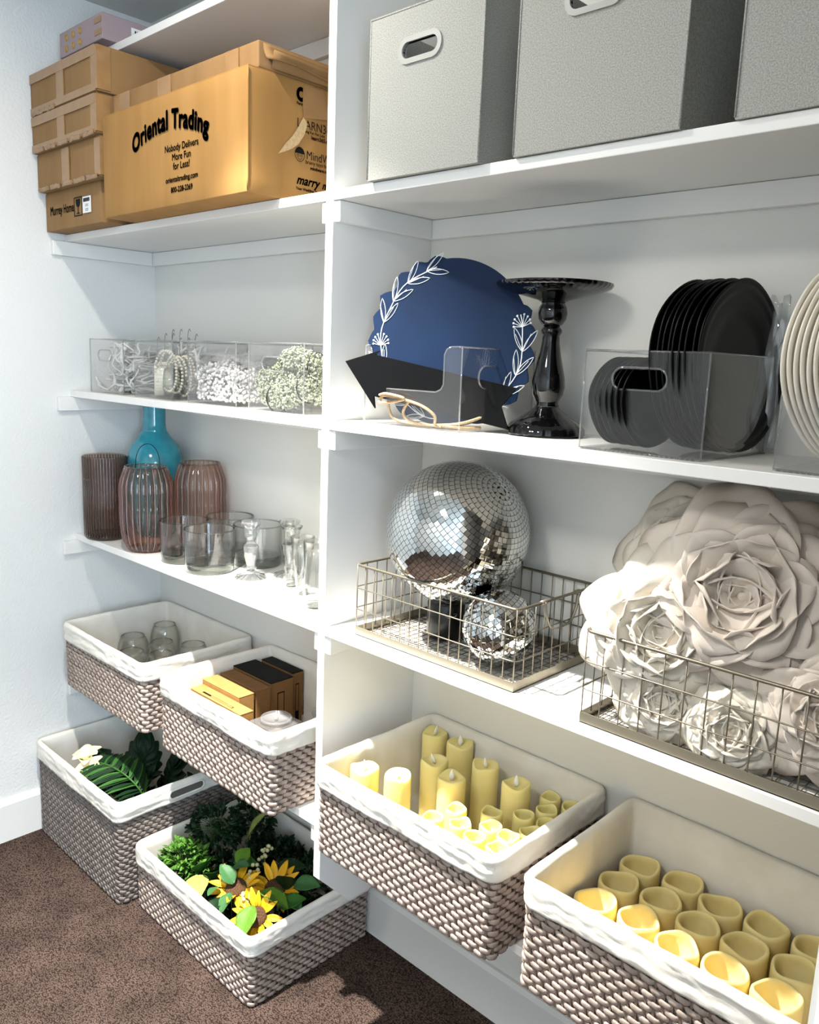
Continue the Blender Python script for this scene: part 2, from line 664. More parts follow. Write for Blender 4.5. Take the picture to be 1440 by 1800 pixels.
def basket(label, x0, y0, z0, w, d, h, band, wick, rows, pitch=0.0145, rotz=0.0, seed=1, sag=0.0, handle=False):
    b = thing('wicker_basket', label, 'basket', (x0, y0, z0), rotz, 'lined wicker baskets')
    rnd = random.Random(seed)
    R_ = 0.018
    ms = [strand_mesh(w, d, R_, pitch, 0.0104, 0.0042, 0.0033, ph, wick, seed * 10 + i) for i, ph in enumerate((0, .5, .08, .58))]
    top = h - 0.012
    for i in range(rows):
        z = 0.008 + (top - 0.008) * i / (rows - 1)
        link('strand', ms[(i % 2) + 2 * ((i // 2) % 2)], b, (rnd.uniform(-.0007, .0007), rnd.uniform(-.0007, .0007), z))
    P, at, _ = rrect(w, d, R_, 0.01)
    n = 2 * round(P / pitch / 2)
    g = G()
    for i in range(n):
        x, y, nx, ny = at(P * i / n)
        t = 0.0019
        a = math.atan2(ny, nx)
        g.box(-t * .8, t * .8, -t * 1.3, t * 1.3, 0.001, top, M=T(x, y, 0) @ RZ(a))
    g.obj('stakes', M_stake, b, kind='stuff')
    # bottom
    gb = G()
    ny_ = int(d / 0.011)
    for i in range(ny_):
        gb.box(0.006, w - 0.006, 0.006 + i * (d - 0.016) / (ny_ - 1), 0.013 + i * (d - 0.016) / (ny_ - 1), 0.0005, 0.005)
    gb.obj('woven_bottom', wick, b, kind='stuff')
    # cloth liner: up the inside, over the rim, down the outside
    P, at, n = rrect(w, d, R_, 0.0075)
    prof = [(-0.010, 0.008), (-0.009, 0.03), (-0.008, h * .35), (-0.008, h * .6), (-0.0075, h - 0.03), (-0.007, h - 0.008), (-0.005, h - 0.001), (0.0, h + 0.003), (0.006, h + 0.002), (0.0095, h - 0.004)]
    k2 = 11
    for j in range(1, k2 + 1):
        prof.append((0.0105, h - 0.004 - (band - 0.004) * j / k2))
    prof.append((0.0078, h - band + 0.001))
    vs, fs = [], []
    K = len(prof)
    for i in range(n):
        s = P * i / n
        x, y, nx, ny = at(s)
        for j, (o, z) in enumerate(prof):
            nz = noise.noise(Vector((s * 9 + seed * 5.1, z * 60, seed)))
            nz2 = noise.noise(Vector((s * 30, z * 18 + seed, 3.3)))
            dz = 0
            if j >= 9:
                o += 0.0030 * nz + 0.0012 * nz2 + 0.0007 * math.sin(z * 330 + 9 * nz2 + s * 11)
                o = max(o, 0.0075)
                dz = 0.005 * noise.noise(Vector((s * 6 + seed, 1.7, 0))) * (j - 9) / 12
            elif j <= 5:
                o -= 0.0025 * abs(nz2) + 0.003 * max(0, nz)
            rim = 0.003 * noise.noise(Vector((s * 5 + seed * 2.2, 7.7, 0))) + 0.0012 * nz2
            t = max(0, min(1, (z - (h - .05)) / .05))
            vs.append((x + nx * o, y + ny * o, z + dz + rim * t * (1 if j < 10 else .6)))
    for i in range(n):
        for j in range(K - 1):
            fs.append((i * K + j, i * K + j + 1, ((i + 1) % n) * K + j + 1, ((i + 1) % n) * K + j))
    fs.append(tuple(i * K for i in range(n)))
    ln = G().add(vs, fs).obj('liner', M_liner, b, smooth=True)
    # seams at the four corners of the liner
    for cx, cy, sx, sy in ((R_ * .3, R_ * .3, -1, -1), (w - R_ * .3, R_ * .3, 1, -1)):
        pts = [(cx + sx * 0.0062, cy + sy * 0.0062, h - 0.004 - t_ * (band - 0.006)) for t_ in [q / 6 for q in range(7)]]
        G().tube(pts, 0.0011, 5).obj('seam', M_liner, ln, smooth=True)
    if handle:
        # grip on the +x side: cloth edging round a plate coloured as the hole's shade
        yc, zc, a, r = d * .52, h - band * .5, 0.045, 0.014
        ring = []
        for q in range(28):
            t_ = 2 * PI * q / 28
            ring.append((w + 0.0135, yc + (a if math.cos(t_) > 0 else -a) + r * math.cos(t_), zc + r * math.sin(t_)))
        G().tube(ring, 0.0032, 6, closed=True).obj('handle_edging', M_liner, b, smooth=True)
        G().add([(p[0] - 0.0005, p[1], p[2]) for p in ring], [tuple(range(28))]).add([(p[0] - 0.003, p[1], p[2]) for p in ring], [tuple(range(27, -1, -1))]).obj('hole_shade_plate', mat('painted_hole_shade', (96, 92, 88), 0.9), b)
        cut = [(w + 0.0115, yc - a - .03, h - .002), (w + 0.0115, yc + a + .03, h - .002), (w + 0.0115, yc + a + .03, h - band), (w + 0.0115, yc - a - .03, h - band)]
    return b


BZ = zD + 0.0005
bk_glass = basket('wicker basket with white liner holding round glass bowls, above the palm leaves', 0.072, -0.078, BZ, 0.498, 0.372, 0.212, 0.052, M_wick, 17, seed=2)
bk_boxes = basket('wicker basket with white liner holding black and kraft boxes, beside the upright panel', 0.672, -0.076, BZ, 0.498, 0.372, 0.212, 0.052, M_wick, 17, seed=3)
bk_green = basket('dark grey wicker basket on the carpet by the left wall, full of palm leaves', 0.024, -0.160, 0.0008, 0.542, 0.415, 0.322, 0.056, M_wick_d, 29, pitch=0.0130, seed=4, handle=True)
bk_sun = basket('low wicker basket on the carpet filled with sunflowers and greenery', 0.592, -0.118, 0.0008, 0.556, 0.400, 0.196, 0.05, M_wick, 15, seed=5)
bk_candL = basket('wicker basket with white liner, packed with flame-tipped candles, right of the upright panel', 1.345, -0.078, BZ, 0.490, 0.376, 0.212, 0.05, M_wick, 17, seed=6)
bk_candR = basket('wicker basket with white liner packed with hollow candles, at the lower right', 1.905, -0.078, BZ, 0.498, 0.376, 0.214, 0.048, M_wick, 17, seed=7)
# ------------------------------------------------------------ candles
M_wax = mat('ivory_wax', (242, 224, 148), 0.5, spec=0.25, sss=0.35, sssr=(0.03, 0.022, 0.010), c2=(245, 229, 160), cscale=30)
M_wax2 = mat('cream_wax', (241, 216, 148), 0.5, spec=0.25, sss=0.35, sssr=(0.03, 0.020, 0.008), c2=(244, 223, 160), cscale=30)
M_flame = mat('flame_plastic', (250, 246, 232), 0.4, sss=0.3)


def candle_mesh(r, h, hollow, wave, m, seed, n=36):
    rnd = random.Random(seed)
    p1, p2 = rnd.uniform(0, 6), rnd.uniform(0, 6)
    prof = [(r * .93, 0), (r, .004), (r, h * .5), (r, h - .008), (r * .97, h - .002), (r * .90, h)]
    if hollow:
        wall = r * .17
        prof += [(r - wall, h - .003), (r - wall * 1.1, h - .012), (r - wall * 1.15, h - hollow), (0.001, h - hollow - .003)]
    else:
        prof += [(r * .80, h - .005), (r * .5, h - .009), (0.001, h - .010)]
    vs, fs = [], []
    for j, (rr, z) in enumerate(prof):
        for i in range(n):
            a = 2 * PI * i / n
            q = math.cos(2 * a + p1) * .6 + math.cos(3 * a + p2) * .4
            f = max(0.0, min(1.0, (z - (h - .05)) / .05)) if j < 8 else 0
            sq = 1 + .035 * math.cos(4 * a + p2) * (z / h) + .02 * math.cos(2 * a + p1)
            vs.append((rr * sq * math.cos(a), rr * sq * math.sin(a), z + wave * q * f))
    for j in range(len(prof) - 1):
        for i in range(n):
            fs.append((j * n + i, j * n + (i + 1) % n, (j + 1) * n + (i + 1) % n, (j + 1) * n + i))
    fs.append(tuple(range(n - 1, -1, -1)))
    return G().add(vs, fs).mesh('wax_body', m, True)


def flame_mesh(h, r):
    return G().lathe([(r * .5, 0), (r, h * .3), (r * .85, h * .55), (r * .4, h * .85), (0.0002, h)], 12, M=SC(1, .45, 1)).mesh('flame', M_flame, True)


ME_fl_big, ME_fl_small = flame_mesh(.027, .0062), flame_mesh(.016, .004)
ME_tall = [candle_mesh(.031, .182, 0, .004, M_wax, i) for i in range(3)]
ME_small = [candle_mesh(.0232, .150, .03, .003, M_wax, 10 + i) for i in range(3)]
ME_hol = [candle_mesh(.0385, .112, .05, .004, M_wax2, 20 + i) for i in range(4)]

CZ = BZ + 0.011


def put_candle(name, label, meshes, fl, x, y, ztop, h, group, fz):
    a = thing(name, label, 'candle', (x, y, CZ), random.uniform(0, 6.28), group)
    o = link('wax_body', random.choice(meshes), a)
    f = link('flame', fl, a, (0, 0, fz))
    f.rotation_euler = (random.uniform(-.25, .25), random.uniform(-.25, .25), random.uniform(0, 3))
    return a


tall = [('in the back left corner of the basket', 1.387, .259), ('second from the left in the back row', 1.466, .262), ('third from the left in the back row', 1.576, .222), ('rightmost of the tall back row', 1.675, .205),
        ('in the middle row, left of centre', 1.484, .150), ('in the middle row, right of centre', 1.562, .120), ('brightly lit near the left rim', 1.474, .040), ('at the far left beside the liner', 1.400, .010)]
for _l, _x, _y in tall:
    put_candle('flame_candle', 'tall ivory candle with flame tip, ' + _l, ME_tall, ME_fl_big, _x, _y, 0, 0, 'tall flame-tipped candles', .172)
small = [(1.618, .072), (1.678, .118), (1.727, .262), (1.783, .262), (1.752, .212), (1.730, .160), (1.709, .075), (1.606, .012), (1.660, .036), (1.765, .025), (1.756, .072), (1.784, .166), (1.778, .116), (1.710, .022), (1.640, -.040), (1.700, -.038), (1.760, -.038), (1.580, -.040)]
_wd = ['in front of the middle row', 'right of the middle row', 'against the back liner', 'in the back right corner', 'near the back right', 'right of the last tall candle', 'at the centre', 'beside the brightly lit candles', 'left of centre near the front', 'in the front right group', 'right of centre', 'by the right rim', 'by the right rim nearer the front', 'at the centre front', 'along the front rim, left of centre', 'along the front rim at the middle', 'in the front right corner', 'along the front rim, far left']
for (_x, _y), _l in zip(small, _wd):
    put_candle('votive_candle', 'small hollow ivory candle ' + _l + ' of the left candle basket', ME_small, ME_fl_small, _x, _y, 0, 0, 'small candles in the left candle basket', .119)
hol = [('in the back left corner', 1.962, .235), ('second along the back liner', 2.047, .246), ('third along the back liner', 2.128, .230), ('fourth along the back liner', 2.210, .238), ('fifth along the back liner', 2.292, .240),
       ('second along the left liner from the back', 1.960, .156), ('behind the centre, left', 2.042, .166), ('behind the centre', 2.122, .150), ('behind the centre, right', 2.203, .156), ('right of centre at the back', 2.285, .160),
       ('brightly lit by the left liner', 1.958, .075), ('left of the centre', 2.040, .086), ('at the very centre', 2.121, .070), ('right of the centre', 2.203, .076), ('far right of the middle', 2.285, .080),
       ('by the front rim, far left', 1.957, -.006), ('by the front rim, second from the left', 2.038, .005), ('by the front rim, third from the left', 2.120, -.010), ('by the front rim, fourth from the left', 2.202, -.005), ('by the front rim, fifth from the left', 2.284, .0)]
for _l, _x, _y in hol:
    put_candle('pillar_candle', 'hollow cream candle %s of the right candle basket' % _l, ME_hol, ME_fl_small, _x, _y, 0, 0, 'hollow cream candles', .06)

# ------------------------------------------------------------ glassware on the left shelf and in the basket
GL_smoke = glass_mat('smoke_glass', (0.86, 0.80, 0.77), (0.55, 0.46, 0.42), gloss=1.2)
GL_pink = glass_mat('pink_glass', (0.93, 0.845, 0.815), (0.80, 0.50, 0.42), gloss=1.3)
GL_pink2 = glass_mat('pale_pink_glass', (0.94, 0.875, 0.84), (0.78, 0.54, 0.45), gloss=1.3)
GL_clear = glass_mat('clear_glass', (0.995, 0.996, 0.992), (0.34, 0.37, 0.33), gloss=1.4, power=2.6)
GL_base = glass_mat('thick_glass', (0.86, 0.885, 0.86), (0.30, 0.33, 0.29), gloss=1.8, power=1.3)
GL_thin = glass_mat('thin_glass', (0.995, 0.996, 0.990), (0.36, 0.39, 0.34), gloss=1.8, power=2.2)


M_crystal = glass_mat('cut_crystal', (0.97, 0.97, 0.965), (0.42, 0.43, 0.42), haze=.10, gloss=3.5, power=1.4)
ZC = zC + 0.0005


def shell(prof, t):
    """Outer profile from the bottom up plus an inner wall back down."""
    inner = [(max(r - t, .001), z if i else z + t) for i, (r, z) in enumerate(prof)]
    return list(prof) + list(reversed([(r, max(z, prof[0][1] + t)) for r, z in inner]))


# ribbed smoke cylinder
v = thing('ribbed_vase', 'tall smoky brown ribbed cylinder vase at the left end of the shelf', 'vase', (0.113, 0.052, ZC))
G().lathe(shell([(.062, .0), (.066, .006), (.067, .02), (.068, .265), (.067, .268)], .004), 264, lobes=44, depth=.040, sharp=.8).obj('glass_body', GL_smoke, v, smooth=True)
G().lathe([(.0005, .001), (.062, .001), (.064, .014), (.0005, .016)], 48).obj('thick_base', GL_smoke, v, smooth=True)


# upright ribs moulded on the smoky vase
GL_rib = glass_mat('smoke_rib', (0.80, 0.725, 0.69), (0.55, 0.45, 0.41), gloss=1.5)
_g = G()
for _k in range(44):
    _a = 2 * PI * _k / 44
    _g.tube([(.0672 * math.cos(_a), .0672 * math.sin(_a), _z) for _z in (.012, .14, .264)], .0023, 6)
_g.obj('ribs', GL_rib, v, smooth=True)
GL_line = glass_mat('flute_line', (0.93, 0.80, 0.76), (0.78, 0.56, 0.50), haze=.22, gloss=2.5)


def melon_vase(label, x, y, h, rmax, rtop, m, hoop=False):
    a = thing('fluted_vase', label, 'vase', (x, y, ZC), .1, 'pink fluted vases')
    pr = [(.045, 0), (.056, .003), (.066, .018)]
    for i in range(1, 15):
        t = i / 14
        z = .018 + (h - .018) * t
        r = rmax * (1 - .30 * abs(t - .42) ** 2.2 * 3.1)
        if t > .8:
            r = r * (1 - (t - .8) * .55)
        pr.append((r, z))
    s = rtop / pr[-1][0]
    pr = [(r * (1 + (s - 1) * max(0, (z / h - .6) / .4)), z) for r, z in pr]
    G().lathe(shell(pr, .004), 220, lobes=22, depth=.085, sharp=.5, lobe_z=lambda z: min(1, max(0, (h - z) / .03)) * min(1, z / .02 + .2)).obj('glass_body', m, a, smooth=True)
    G().lathe([(.0005, .001), (.05, .001), (.056, .010), (.0005, .012)], 40).obj('thick_base', m, a, smooth=True)
    gl = G()
    for k in range(22):
        t = 2 * PI * k / 22
        gl.tube([(r * .955 * math.cos(t), r * .955 * math.sin(t), z) for r, z in pr[1:]], .0011, 5)
    gl.obj('flutes', GL_line, a, smooth=True)
    G().tube([(rtop * .985 * math.cos(2 * PI * i / 48), rtop * .985 * math.sin(2 * PI * i / 48), h) for i in range(48)], .0022, 6, closed=True).obj('rim', GL_base, a, smooth=True)
    if hoop:
        pts = [(-.036 * math.cos(t) * (1.05 if t < 1.6 else 1), .03, h - .01 + .075 * math.sin(t) ** .8 if math.sin(t) > 0 else h - .01) for t in [PI * i / 24 for i in range(25)]]
        G().tube(pts, .0011, 6, M=RZ(.75)).obj('wire_handle', mat('dark_wire', (40, 42, 44), .4, .8), a, smooth=True)
    return a


melon_vase('pink fluted vase with a thin wire hoop handle, at the front of the shelf', 0.346, 0.068, .258, .081, .062, GL_pink, True)
melon_vase('pale pink fluted vase standing behind the tumblers', 0.400, 0.222, .266, .081, .062, GL_pink2)

# turquoise bottle
v = thing('glass_bottle', 'large round turquoise glass bottle with a long neck at the back', 'bottle', (0.165, 0.200, ZC))
M_teal = mat('turquoise_glass', (8, 138, 160), 0.12, spec=0.6, c2=(14, 152, 172), cscale=50, coat=.6, bump=.05, bscale=60)
G().lathe([(.045, 0), (.06, .004), (.076, .05), (.089, .14), (.091, .20), (.090, .25), (.078, .295), (.052, .328), (.039, .347), (.036, .37), (.036, .42), (.038, .438), (.036, .442), (.033, .43), (.033, .37), (.05, .31), (.001, .1)], 64).obj('glass_body', M_teal, v, smooth=True)


def tumbler(label, x, y, h=.119, r=.072):
    a = thing('glass_tumbler', label, 'glass', (x, y, ZC), 0, 'wide clear tumblers')
    G().lathe([(r * .94, .024), (r * .955, .03), (r, h), (r - .0035, h), (r * .955 - .0035, .03), (.001, .0255)], 56).obj('glass_body', GL_clear, a, smooth=True, angle=40)
    G().lathe([(.001, .0), (r * .90, .0), (r * .94, .005), (r * .945, .0235), (.001, .0235)], 56).obj('thick_base', GL_base, a, smooth=True, angle=40)
    G().tube([((r - .0017) * math.cos(2 * PI * i / 64), (r - .0017) * math.sin(2 * PI * i / 64), h) for i in range(64)], .0021, 6, closed=True).obj('rim', GL_base, a, smooth=True)
    return a


tumbler('wide clear tumbler beside the pink vase, left of the front one', 0.528, 0.088)
tumbler('wide clear tumbler nearest the front edge of the shelf', 0.672, 0.080)
tumbler('wide clear tumbler at the back, behind the other three', 0.549, 0.232)
tumbler('wide clear tumbler behind the crystal candlestick', 0.696, 0.228)


def candlestick(label, x, y):
    a = thing('crystal_candlestick', label, 'candlestick', (x, y, ZC), .2, 'crystal candlesticks')
    G().lathe([(.001, 0), (.046, .0), (.047, .004), (.03, .010), (.016, .016), (.013, .022)], 32, lobes=16, depth=.10).obj('foot', M_crystal, a)
    G().lathe([(.013, .022), (.016, .03), (.012, .036), (.014, .046), (.021, .075), (.022, .088), (.021, .092)], 10).obj('stem', M_crystal, a)
    G().lathe([(.021, .092), (.013, .099), (.010, .104), (.013, .110), (.017, .120), (.018, .138), (.018, .142)], 12).obj('knop', M_crystal, a)
    G().lathe([(.018, .142), (.027, .150), (.0285, .156), (.026, .160), (.012, .158), (.011, .135), (.001, .135)], 28, lobes=14, depth=.05).obj('cup', M_crystal, a)
    return a


candlestick('cut crystal candlestick standing in front of the tumblers', 0.815, 0.118)
candlestick('cut crystal candlestick at the back, behind the tall flutes', 0.862, 0.214)


def flute(label, x, y, prof, n=36):
    a = thing('bud_vase', label, 'vase', (x, y, ZC), 0, 'tall clear bud vases')
    G().lathe(shell(prof, .0022), n).obj('glass_body', GL_thin, a, smooth=True)
    r0 = prof[1][0]
    G().lathe([(.001, .0004), (r0 * .92, .0004), (r0, .012), (.001, .013)], 28).obj('thick_base', GL_base, a, smooth=True)
    r1, h = prof[-1]
    G().tube([((r1 - .001) * math.cos(2 * PI * i / 40), (r1 - .001) * math.sin(2 * PI * i / 40), h) for i in range(40)], .0012, 6, closed=True).obj('rim', GL_clear, a, smooth=True)


flute('slim clear bud vase left of the other two', 0.942, 0.158, [(.018, 0), (.0195, .003), (.021, .03), (.019, .08), (.022, .15), (.029, .162)])
flute('clear fluted bud vase between the other two', 1.025, 0.128, [(.013, 0), (.0145, .004), (.02, .05), (.026, .10), (.031, .152)])
flute('clear bud vase nearest the upright panel', 1.128, 0.086, [(.02, 0), (.027, .006), (.030, .02), (.031, .05), (.028, .1), (.031, .164)])

# glass bowls in the upper left basket
_bw = [('in the far left', .142, .120, .052, .130), ('in the back left corner', .155, .232, .050, .150), ('left of the centre', .250, .165, .050, .128), ('at the front left', .255, .055, .052, .122), ('right of the centre', .362, .215, .052, .138),
       ('in the middle', .352, .105, .050, .130), ('at the right by the liner', .468, .190, .050, .115), ('nearest the front corner', .345, -.008, .048, .118), ('in front of the right liner', .462, .070, .05, .11)]
for _i, (_l, _x, _y, _r, _h) in enumerate(_bw):
    a = thing('glass_bowl', 'round clear glass bowl lying %s of the basket' % _l, 'bowl', (_x, _y, BZ + .012), .3 * _i, 'round glass bowls in the basket')
    pr = [(.02, .0), (_r * .6, .004)] + [(_r * math.sin(t), _h / 1.7 * (1 - math.cos(t))) for t in [.9 + 1.45 * k / 9 for k in range(10)]]
    G().lathe(shell(pr, .0018), 40).obj('glass_body', GL_thin, a, smooth=True)
    r1, h = pr[-1]
    G().tube([(r1 * math.cos(2 * PI * i / 40), r1 * math.sin(2 * PI * i / 40), h) for i in range(40)], .0012, 6, closed=True).obj('rim', GL_clear, a, smooth=True)

# ------------------------------------------------------------ small product boxes in the second basket
M_kraft2 = mat('kraft_card', (174, 132, 78), .7, spec=.2, c2=(164, 122, 70), cscale=30)
M_kraft_d = mat('kraft_dark_card', (128, 92, 54), .7, spec=.25, c2=(120, 86, 50), cscale=30)
M_blk = mat('black_card', (11, 10, 10), .6, spec=.12)
M_ink = mat('black_ink', (24, 22, 22), .7, spec=.1)


def gift_box(label, x, y, w, d, h, topm, sidem, rot=0.0, mark=None, z=0.0):
    a = thing('gift_box', label, 'box', (x, y, BZ + .012 + z), rot, 'flat gift boxes in the basket')
    G().bbox(0, w, 0, d, 0, h - .003, .0015, 1).obj('carton', sidem, a)
    G().bbox(-.0004, w + .0004, -.0004, d + .0004, h - .0028, h, .0012, 1).obj('lid', topm, a)
    if mark == 'top':
        g = G()
        for q in ((.2, .8, .18, .2), (.2, .8, .32, .34), (.2, .215, .18, .34), (.785, .8, .18, .34), (.2, .36, .2, .33)):
            g.box(w * q[0], w * q[1], d * q[2], d * q[3], h, h + .0005)
        g.obj('printed_mark', M_ink, a)
    if mark == 'side':
        g = G()
        for q in ((.3, .33, .15, .8), (.58, .61, .15, .8), (.3, .61, .15, .17), (.3, .61, .78, .8), (.3, .6, .15, .32)):
            g.box(w, w + .0005, d * q[0], d * q[1], h * q[2], h * q[3])
        g.obj('printed_mark', M_ink, a)
    return a


gift_box('flat kraft box with a printed mark, lowest at the front of the basket', .716, -.012, .236, .042, .158, M_kraft2, M_kraft2, 0, 'top')
gift_box('kraft box with a slotted flap, second from the front', .700, .036, .178, .050, .168, M_kraft2, M_kraft2, 0)
gift_box('plain brown box in the middle of the row', .700, .093, .178, .048, .170, M_kraft_d, M_kraft_d, 0)
gift_box('wide black-topped box, next to the plain brown one', .684, .150, .182, .080, .174, M_blk, M_kraft_d, 0, 'side')
gift_box('narrow black-topped box at the back of the row', .700, .240, .150, .040, .176, M_blk, M_kraft_d, 0, 'side')
GL_pvc = glass_mat('clear_plastic', (.93, .93, .93), (.8, .8, .8), haze=.10)
for _l, _x, _y in (('in front of the kraft boxes', .958, .012), ('at the back right of the basket', 1.02, .135)):
    a = thing('tealight_pack', 'clear plastic box with a round tealight, ' + _l, 'candle', (_x, _y, BZ + .1), 0, 'boxed clear tealights')
    G().bbox(0, .1, 0, .1, 0, .05, .003, 2).obj('plastic_box', GL_pvc, a)
    G().lathe([(.001, .0505), (.04, .0505), (.042, .056), (.04, .062), (.037, .062), (.036, .055), (.001, .055)], 36, M=T(.05, .05, 0)).obj('tealight_cup', GL_pvc, a, smooth=True)
    G().lathe([(.006, .056), (.004, .064), (.0015, .07), (.0002, .078)], 10, M=T(.05, .05, 0)).obj('flame', M_flame, a, smooth=True)
    G().bbox(0, .1, 0, .1, -.088, -.001, .002, 1).obj('lower_box', M_kraft_d, a)
# ------------------------------------------------------------ cardboard boxes on the upper left shelf
M_kraft = mat('corrugated_card', (170, 128, 74), .75, spec=.2, c2=(160, 119, 67), cscale=18, bump=.12, bscale=90, bdist=.001, stretch=(1, 1, .15))
M_kraft_b = mat('corrugated_card_brown', (152, 118, 78), .75, spec=.2, c2=(142, 109, 71), cscale=14, bump=.12, bscale=90, bdist=.001, stretch=(1, 1, .15))
M_tape = mat('packing_tape', (160, 122, 78), .28, spec=.5, coat=.3, c2=(150, 112, 70), cscale=25, bump=.3, bscale=60, bdist=.001)
M_paperw = mat('white_paper', (240, 240, 238), .6)
M_mauve = mat('mauve_card', (164, 146, 150), .6, spec=.3)
M_gold = mat('gold_print', (196, 158, 72), .5, spec=.3)
ZAs = zA + .0006


def carton(label, x0, y0, z0, w, d, h, m, rot=0.0, seed=1, cat='box', flaps=True):
    """Shipping box: body with slightly bulged faces, lid flaps meeting at a seam on top, tape strips."""
    a = thing('cardboard_box', label, cat, (x0, y0, z0), rot)
    bm = bmesh.new()
    bmesh.ops.create_cube(bm, size=1)
    bmesh.ops.subdivide_edges(bm, edges=bm.edges[:], cuts=6, use_grid_fill=True)
    for v in bm.verts:
        x, y, z = v.co.x + .5, v.co.y + .5, v.co.z + .5
        n_ = noise.noise(Vector((x * 2.5 + seed * 3, y * 2.5, z * 2 + seed))) * .004
        bx = math.sin(PI * y) * math.sin(PI * z)
        v.co = Vector((x * w, y * d, z * h))
        if x > .999: v.co.x -= abs(.001 + n_) * bx * .6
        if y < .001: v.co.y += abs(.001 + n_) * math.sin(PI * x) * math.sin(PI * z) * .6
        if z > .999: v.co.z -= max(0, (.001 + n_)) * math.sin(PI * x) * math.sin(PI * y)
    sharp = [e for e in bm.edges if len(e.link_faces) == 2 and e.calc_face_angle(0) > 1.0]
    bmesh.ops.bevel(bm, geom=sharp, offset=.0022, segments=2, affect='EDGES', profile=.5)
    me = bpy.data.meshes.new('carton_body')
    bm.to_mesh(me)
    bm.free()
    me.materials.append(m)
    me.polygons.foreach_set('use_smooth', [True] * len(me.polygons))
    me.set_sharp_from_angle(angle=math.radians(50))
    link('carton_body', me, a)
    if flaps:
        e = .0012
        G().bbox(.002, w - .002, .002, d / 2 - e, h - .0005, h + .0028, .0008, 1).obj('top_flap', m, a)
        G().bbox(.002, w - .002, d / 2 + e, d - .002, h - .0005, h + .0028, .0008, 1).obj('top_flap', m, a)
    return a


def tape_box(a, x0, x1, y0, y1, z0, z1):
    return G().box(x0, x1, y0, y1, z0, z1).obj('tape', M_tape, a)


# four stacked boxes
_st = [('brown box at the bottom of the stack, printed Murrey Home with a wine glass symbol', .004, -.058, 1.9436, .357, .355, .108),
       ('brown taped box, second from the bottom of the stack by the wall', .004, -.079, 2.0550, .404, .375, .1030),
       ('brown taped box, third from the bottom of the stack by the wall', .004, -.090, 2.1615, .412, .385, .0985),
       ('brown taped box on top of the stack, under the mauve box', .004, -.090, 2.2635, .420, .385, .1130)]
_sb = [carton(l, x, y, z, w, d, h, M_kraft_b, 0, 3 + i, flaps=i < 3) for i, (l, x, y, z, w, d, h) in enumerate(_st)]
for i, b_ in enumerate(_sb[1:]):
    w, d, h = _st[i + 1][4:7]
    e = .0016
    tape_box(b_, w * .43, w * .43 + .045, -e - .002, -.0008, .004, h - .004)
    if i > 0:
        tape_box(b_, .006, w - .006, -e - .0025, -.0010, h - .026, h - .001)
        tape_box(b_, .006, w - .006, -e - .0025, -.0010, .001, .020)
    tape_box(b_, w - .030, w + .0032, -e - .002, -.0008, .004, h - .004)
    tape_box(b_, w + .0012, w + .0034, -.0030, .035, .004, h - .004)
    g = G()
    for k in range(5 if i < 2 else 2):     # crinkled loose tape along the front edge
        x = w * (.04 + .19 * k)
        g.grid(lambda u, v, x=x: (x + u * w * .17, -.004 - .003 * noise.noise(Vector((u * 5 + k * 3, v * 3, i))) - .002 * v, h * .03 + (v - .5) * .012 + .004 * noise.noise(Vector((u * 4, k, i + 2)))), 6, 2, thick=.0006)
    g.obj('loose_tape', M_tape, b_, smooth=True)


def put_text(parent, s, x, z, size, y=-.0012, axis='front', bold=0.0, sx=1.0, m=None, align='LEFT', warp=None, X=None, shear=0.0, name='lettering', space=1.0):
    """Lettering laid on the front face (axis front: x, z) or the right face (axis right: y, z)."""
    vs, fs = text_geo(s, size, bold, sx, align, shear, space)
    out = []
    for u, w_ in vs:
        if warp:
            u, w_ = warp(u, w_)
        if axis == 'front':
            out.append((x + u, y, z + w_))
        else:
            out.append((X, x + u, z + w_))
    return G().add(out, fs).obj(name, m or M_ink, parent)


mh = _sb[0]
put_text(mh, 'Murrey Home', .033, .044, .036, sx=.76, bold=.0004)
g = G()
for q in ((.193, .243, .028, .0305), (.193, .243, .0775, .080), (.193, .1955, .028, .08), (.2405, .243, .028, .08), (.2165, .2195, .036, .055), (.209, .227, .034, .037)):
    g.box(q[0], q[1], -.0014, -.0008, q[2], q[3])
g.prism([(.205, .074), (.231, .074), (.231, .064), (.226, .055), (.218, .051), (.210, .055), (.205, .064)], .0006, M=T(0, -.0014, 0))
g.obj('wine_glass_symbol', M_ink, mh)
lb = G().box(.251, .300, -.0030, -.0014, .032, .076).obj('shipping_label', M_paperw, mh)
g = G()
x = .256
while x < .294:
    wq = random.choice((.0008, .0014, .002))
    g.box(x, x + wq, -.0034, -.0030, .062, .072)
    x += wq + .0011
for zz in (.054, .050, .042, .038):
    g.box(.268, .286, -.0034, -.0030, zz, zz + .0012)
g.obj('barcode', M_ink, lb)

# the big printed box
ot = carton('big golden brown shipping box printed Oriental Trading in arched letters', .436, -.086, ZAs, .648, .372, .252, M_kraft, 0, 9)
OX, OZ = .436, ZAs


def arch2(u, w_):
    # parabolic arch: letters stay upright and rise towards the middle
    t = (u - .165) / .165
    k = 1 - t * t
    return (u + .004 * t * w_ / .03, w_ * (1.16 + .1 * k) + .034 * k)


